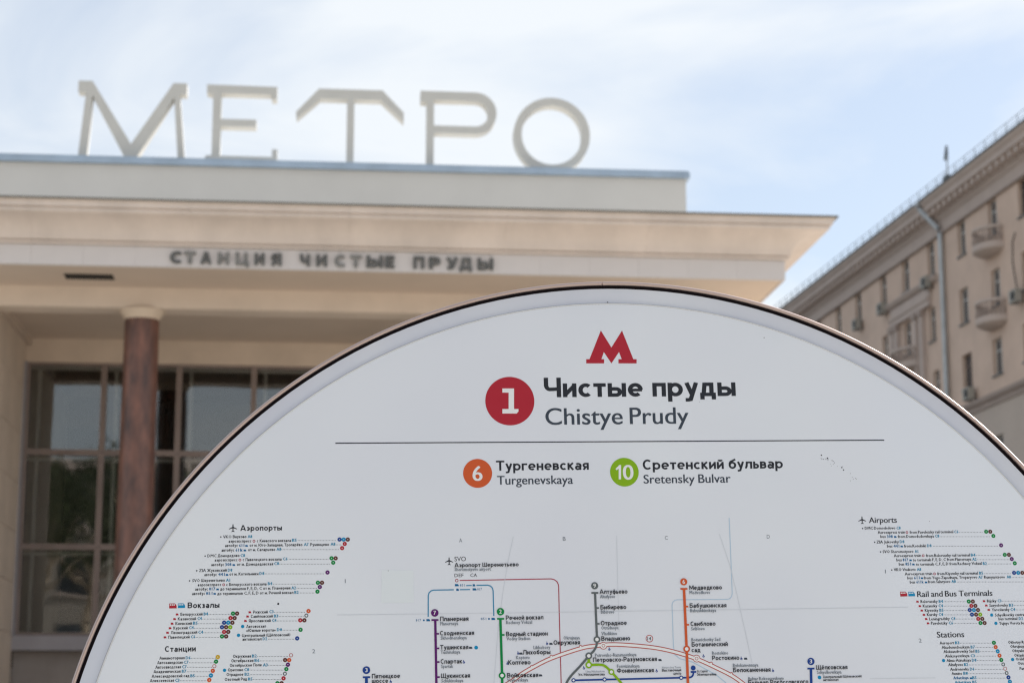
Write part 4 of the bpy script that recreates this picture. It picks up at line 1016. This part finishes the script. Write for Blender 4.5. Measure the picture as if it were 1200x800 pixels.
# grid letters, faint grid and sheet joints
GR = Print(1)
for t, x, y in (('A', 540, 634.6), ('B', 661.6, 632.8), ('C', 781.4, 631.6), ('D', 901, 630.2), ('1', 404.6, 682.4), ('2', 367.6, 764.6), ('1', 1038.5, 671), ('2', 1079.3, 752)):
    GR.text(t, x - (1.7 if t != '1' else .45), x + (1.7 if t != '1' else .45), y, 4.4, res=3)
GR.build('grid_reference', 'grey')['kind'] = 'stuff'
one('grid_line', 'faint', lambda p: (p.line([(395, 719.8), (501, 718.6)], .8), p.line([(514, 718.4), (580, 717.6)], .8), p.line([(594, 717.4), (1065, 710.6)], .8), p.line([(1020, 794.4), (1097, 793.5)], .8),
    p.line([(601.8, 628), (596, 655), (590, 690), (584, 735), (579, 800)], .7, 1), p.line([(723, 627), (724.5, 690), (726, 740)], .6, 1), p.line([(843.5, 625), (856, 662), (864, 695), (874, 740), (882, 776)], .7, 1)))
one('boundary_line', 'pale_blue', lambda p: p.line([(855, 606), (856.5, 640), (858.6, 694)] + [(858.6 - 6 + 6 * math.cos(R(a)), 695 + 6.6 * math.sin(R(a))) for a in (0, 30, 60, 90)] + [(794, 702)] + [(794 - 6 * math.sin(R(a)), 708 - 6 * math.cos(R(a))) for a in (30, 60, 90)] + [(789.6, 755), (791, 766), (797, 771), (812, 775), (840, 790), (852, 800)], 1.0))
# airport lines
one('airport_line', 'crimson', lambda p: (p.line([(538.8, 679.4), (646, 677.5)] + [(646 + 9 * math.sin(R(a)), 686.5 - 9 * math.cos(R(a))) for a in (25, 50, 75, 90)] + [(655.6, 715), (658, 802)], 1.15), p.ring(535.4, 679.5, 1.2, 2.0, n=10)))
one('airport_line', 'line_blue', lambda p: (p.line([(501.9, 722)] + [(502.4 - .4 + 6.5 * (1 - math.cos(R(a))), 697.2 - 6.5 * math.sin(R(a))) for a in (0, 30, 60, 90)] + [(532, 690.3)], 1.4), p.line([(539, 690.2), (551, 690)], 1.3), p.line([(546.5, 685.4), (553, 685.2)], 1.3),
    p.line([(558.5, 685.1), (571.5, 684.9)] + [(571.5 + 6.6 * math.sin(R(a)), 691.5 - 6.6 * math.cos(R(a))) for a in (30, 60, 90)] + [(578.9, 721)], 1.4)))
BI = Print(1)
for px, py, w_ in ((535.5, 684.9, 4.5), (555.6, 685, 3), (536.4, 690.2, 3), (556.3, 689.8, 4.5), (502, 725.9, 4.2), (578.3, 724.4, 4.2)): train_icon(BI, px, py, w_, 2.5)
BI.text('851', 539, 545, 686.4, 2.8, res=1); BI.text('817', 559.5, 565, 691, 2.8, res=1); BI.text('817', 487.4, 493.5, 727.4, 2.8, res=1); BI.text('851', 563.6, 570, 725.8, 2.8, res=1)
BI.disc(496.8, 726, 1.1); BI.disc(573.2, 724.4, 1.1); BI.build('bus_icon', 'route')['kind'] = 'stuff'
LBL, LAT, LTS = Print(20), Print(20), Print(1)
def stn(ru, a, b, y, la=None, c=None, d=None, y2=None, cap=5.2):
    LBL.text(ru, a, b, y, cap, w=.165, res=2, track=.09)
    if la: LAT.text(la, c, d, y2, 3.9, res=1); LAT.text(la, c + .2, d + .2, y2, 3.9, res=1, lv=1)
LTS.text('SVO', 532.8, 546.2, 656.8, 5.2, res=3); LTS.text('DEF', 532.8, 543.4, 675.4, 3.9, res=2); LTS.text('CA', 551.4, 559.3, 675.2, 3.9, res=2); LTS.build('terminal_text', 'black')['kind'] = 'stuff'
stn('Аэропорт Шереметьево', 532.8, 608, 663.4, 'Sheremetyevo airport', 532.8, 575.3, 668.2, 4.8)
stn('Планерная', 515.9, 549.2, 726.9, 'Planernaya', 516, 537, 731.9); stn('Сходненская', 515.9, 555.8, 743.5, 'Skhodnenskaya', 516.5, 547, 748.6); stn('Тушинская', 516, 549, 760.2, 'Tushinskaya', 516.5, 539.3, 765.3)
stn('Спартак', 516.6, 541.8, 776.8, 'Spartak', 517, 531, 782); stn('Щукинская', 517, 551, 793.5, 'Schukinskaya', 517.3, 543, 798.8)
stn('Пятницкое', 435.9, 468.9, 794); stn('шоссе', 435.9, 455, 799.6)
stn('Речной вокзал', 593, 637, 725.4, 'Rechnoy Vokzal', 593.3, 623.6, 730.4); stn('Водный стадион', 593.3, 642.2, 744.4, 'Vodny Stadion', 593.8, 621.5, 749.5)
stn('Окружная', 649, 680, 754.6, 'Okrujnaya', 660.5, 679.7, 748.6); stn('Лихоборы', 613, 645.3, 766, 'Likhobory', 625.4, 645, 759.8); stn('Коптево', 595.8, 622, 778, 'Koptevo', 605, 621, 771.6)
stn('Войковская', 594.4, 631, 792.9, 'Voykovskaya', 594.5, 618.8, 798)
stn('Алтуфьево', 703, 735.7, 695, 'Altufyevo', 703.3, 721, 700.2); stn('Бибирево', 704, 734.3, 713.2, 'Bibirevo', 704.5, 720, 718.2); stn('Отрадное', 704.4, 735, 731.8, 'Otradnoye', 704.8, 725, 736.8)
stn('Владыкино', 705, 738.8, 749.9, 'Vladikino', 705, 723.4, 743.5); stn('Петровско-Разумовская', 695.2, 770.2, 774.4, 'Petrovsko-Razumovskaya', 697.6, 746.1, 768.6)
stn('Фонвизинская', 723.4, 766.6, 787.3, 'Fonvizinskaya', 723.4, 749.8, 781.7)
stn('Медведково', 808.3, 846.5, 690.2, 'Medvedkovo', 808.5, 832.6, 695.4); stn('Бабушкинская', 808.7, 851.8, 711.2, 'Babushkinskaya', 809.3, 839.5, 716.5); stn('Свиблово', 809.8, 839, 732.6, 'Sviblovo', 810.2, 826.3, 737.8)
stn('Ботанический', 811, 853.4, 756.7, 'Botanichesky Sad', 810.7, 844.4, 750.6); stn('сад', 811, 821.2, 763.4); stn('Ростокино', 835, 866.9, 772.6, 'Rostokino', 835, 853.7, 766.3)
stn('Белокаменная', 859.7, 903.6, 786.6, 'Belokamennaya', 859.4, 889, 780.6); stn('Бульвар Рокоссовского', 877.4, 948, 801, 'Bulvar Rokossovskogo', 877.4, 919, 796.2)
stn('Щёлковская', 957, 993.8, 783.6, 'Schyolkovskaya', 958, 986.6, 788.8)
stn('Выставочный', 776.2, 798.7, 786, cap=3.0); stn('центр', 789.7, 798.7, 789.8, cap=3.0); stn('Ул. Сергея', 817.2, 829.6, 787.2, cap=3.0); stn('Эйзенштейна', 817.2, 840, 790.9, cap=3.0); stn('Ул. Милашенкова', 678, 709, 791, cap=3.0)
stn('Центральный (Щёлковский)', 965.3, 1010.3, 793.4, cap=3.0); stn('автовокзал', 965.3, 983.2, 797.2, cap=3.0)
LAT.text('Vystavochny Tsentr', 776, 798.6, 782.4, 2.3, res=1); LAT.text('Ulitsa Milashenkova', 686.5, 709, 787.2, 2.3, res=1)
LBL.build('station_text', 'black')['kind'] = 'stuff'; LAT.build('station_text', 'grey')['kind'] = 'stuff'
WC = Print(1)
for px, py in ((543.8, 775), (595, 776.6), (607.5, 764.6), (641.5, 753.4), (684.6, 782), (714.5, 759.8), (770, 785.4), (825, 768), (869.4, 770.8), (906.6, 785), (458, 798)):
    WC.ring(px, py + .4, .75, 1.35, n=8); WC.line([(px - .4, py - 2.4), (px - .2, py), (px + 1.2, py + .6)], .7, 1)
WC.build('access_icon', 'blue')['kind'] = 'stuff'
TI = Print(1)
for px, py in ((551.8, 758.2), (633.8, 790.6), (646, 753.6), (610.8, 765.0), (774, 772.6), (874.5, 771)): train_icon(TI, px, py, 3.8, 2.3)
TI.build('train_icon', 'slate')['kind'] = 'stuff'
BB = Print(1); [BB.disc(px, py, 2.2, n=12) for px, py in ((558.2, 758.0), (961, 793))]; BB.build('bus_icon', 'sky')['kind'] = 'stuff'
# ring line (double red) below the radial lines
def smooth(pts, k=4):
    out = []
    P = [Vector(p) for p in pts]; P = [P[0] * 2 - P[1]] + P + [P[-1] * 2 - P[-2]]
    for i in range(1, len(P) - 2):
        for j in range(k):
            t = j / k; a, b, c, d = P[i - 1:i + 3]
            v = .5 * ((2 * b) + (c - a) * t + (2 * a - 5 * b + 4 * c - d) * t * t + (3 * b - a - 3 * c + d) * t ** 3)
            out.append(tuple(v))
    out.append(tuple(P[-2])); return out
mcc = smooth([(584, 806.5), (598, 798.7), (611.9, 788.8), (624.3, 781.5), (646.3, 770.6), (680.7, 759), (698.6, 756), (721.6, 754.4), (761.5, 757.4), (789, 762.6), (816.5, 771.2), (840, 781.8), (858.2, 791), (871, 800), (880, 808)])
o = one('map_ring_line', 'ring_red', lambda p: (p.line(mcc, 5.0), p.disc(707.5, 755.8, 4.3, 1), p.disc(816.8, 770.9, 4.3, 1), [p.disc(a, b, 1.7, 1) for a, b in ((680.7, 756.6), (646.3, 768.2), (623.2, 780.4), (834, 776.2), (857.8, 788.6))]), 2)
one('ring_line_core', 'white', lambda p: (p.line(mcc, 2.9), p.disc(707.5, 755.8, 3.5, 1), p.disc(816.8, 770.9, 3.5, 1), [p.disc(a, b, 1.05, 1) for a, b in ((680.7, 756.9), (646.3, 768.5), (623.4, 780.7), (833.8, 776.6), (857.6, 789))]), 5, o)
one('ring_line_core', 'pink', lambda p: (p.ring(707.5, 755.8, 1.4, 2.0, n=14), p.ring(816.8, 770.9, 1.4, 2.0, n=14)), 8, o)
o = one('line_badge', 'ring_red', lambda p: p.ring(761.5, 747.5, 3.5, 4.3), 2)
one('line_number', 'black', lambda p: p.text('14', 759.1, 763.7, 749.5, 3.9, res=2), 3, o)
def metro_line(m, pts, w_, bar=None, badge=None, num=None, ticks=(), rings=(), lvl=10):
    o = one('map_line', m, lambda p: (p.line(pts, w_), bar and p.line([(bar[0], bar[2]), (bar[1], bar[2] - .1)], 2.0, 1), badge and p.disc(badge[0], badge[1], badge[2], 1, n=24),
        [p.line([(x, y), (x + 3.2, y)], 1.9, 1) for x, y in ticks], [p.disc(x, y, r_, 1, n=24) for x, y, r_ in rings]), lvl)
    if num: one('line_number', 'white', lambda p: [p.text(num, badge[0] - 1.35 + d, badge[0] + 1.35 + d, badge[1] + 2.2, 4.5, res=3, lv=k) for k, d in enumerate((-.15, .15))], lvl + 4, o)
    if rings: one('interchange_core', 'white', lambda p: [p.disc(x, y, r_ * .52, n=20) for x, y, r_ in rings], lvl + 4, o)
    return o
metro_line('purple', [(510.2, 726), (511.7, 810)], 2.7, (505.7, 514, 725.8), (509.6, 717.4, 4.3), '7', [(511.5, 741.9), (511.8, 759), (512, 775), (512.4, 792.7)])
metro_line('blue', [(429.4, 793), (430, 830)], 3.2, (425.2, 433.8, 792.8), (429.4, 784.5, 4.3), '3')
metro_line('green', [(586.6, 724.6), (588.6, 790), (589.2, 830)], 2.9, (582.8, 591, 724.4), (586.7, 716, 4.3), '2', [(588.3, 743.2)], [(588.6, 790.8, 3.9)])
metro_line('line_grey', [(697.6, 694)] + smooth([(699.6, 740), (699.9, 748.5), (699.2, 756), (696, 762), (690.5, 767.7), (680, 780), (670, 790.5), (664.9, 798), (662, 806)], 3), 2.6, (693.3, 701.5, 694), (697.2, 685.6, 4.1), '9', [(699, 711.7), (699.8, 730.2)], [(699.9, 748.5, 3.9), (690.3, 767.7, 3.9)])
metro_line('orange', [(802, 689.5), (805.1, 759.7), (806.6, 800), (807, 812)], 3.0, (797.8, 806, 689.3), (801.7, 681, 4.1), '6', [(803.8, 710), (804.8, 731.3)], [(805.1, 759.7, 3.9)], 14)
metro_line('lime', smooth([(690.3, 778.4), (697, 778.2), (704, 778.2), (709.5, 779.8), (716.8, 786.6), (724, 794.5), (731, 803)], 3), 2.8, None, None, None, (), [(690.3, 778.4, 3.9), (716.8, 786.6, 3.4)], 12)
one('map_line', 'lime', lambda p: p.line([(690.3, 771), (690.3, 776)], 3.4), 9)
metro_line('blue', [(672.4, 796.4), (740, 794.8), (798.7, 793.4), (806, 793.2)] + [(808 + 5 * math.sin(R(a)), 788.2 + 5 * math.cos(R(a))) for a in (20, 45, 70, 90)] + [(813.2, 786.6)], 1.9, (809.8, 816.4, 786.6), (812.8, 781.9, 2.8), None, (), [(672.4, 796.4, 2.4), (708.8, 795.4, 2.4), (798.7, 793.4, 2.4)], 11)
metro_line('blue', [(950.9, 783), (951.6, 815)], 3.0, (946.8, 955, 782.7), (950.9, 774.3, 4.2), '3')
# specks and scuffs on the panel
one('sticker_trace', 'trace', lambda p: p.poly([S(*q) for q in ((447, 705.5), (485, 705), (484.5, 668), (447.5, 667))]), 0)
sp = Print(2); rnd = random.Random(5)
for i in range(26):
    t = rnd.random(); sp.disc(962 + 42 * t + rnd.gauss(0, 2), 534 + 26 * t + rnd.gauss(0, 2.4), rnd.choice((.3, .4, .5, .9 if rnd.random() < .3 else .4)), n=5)
for px, py, r_ in ((712.5, 353.5, .8), (896, 395, .6), (326, 706.8, 1.3), (1090, 610, .4), (455, 668, .5), (820, 470, .35)): sp.disc(px, py, r_, n=6)
sp.build('dirt_speck', 'black')['kind'] = 'stuff'
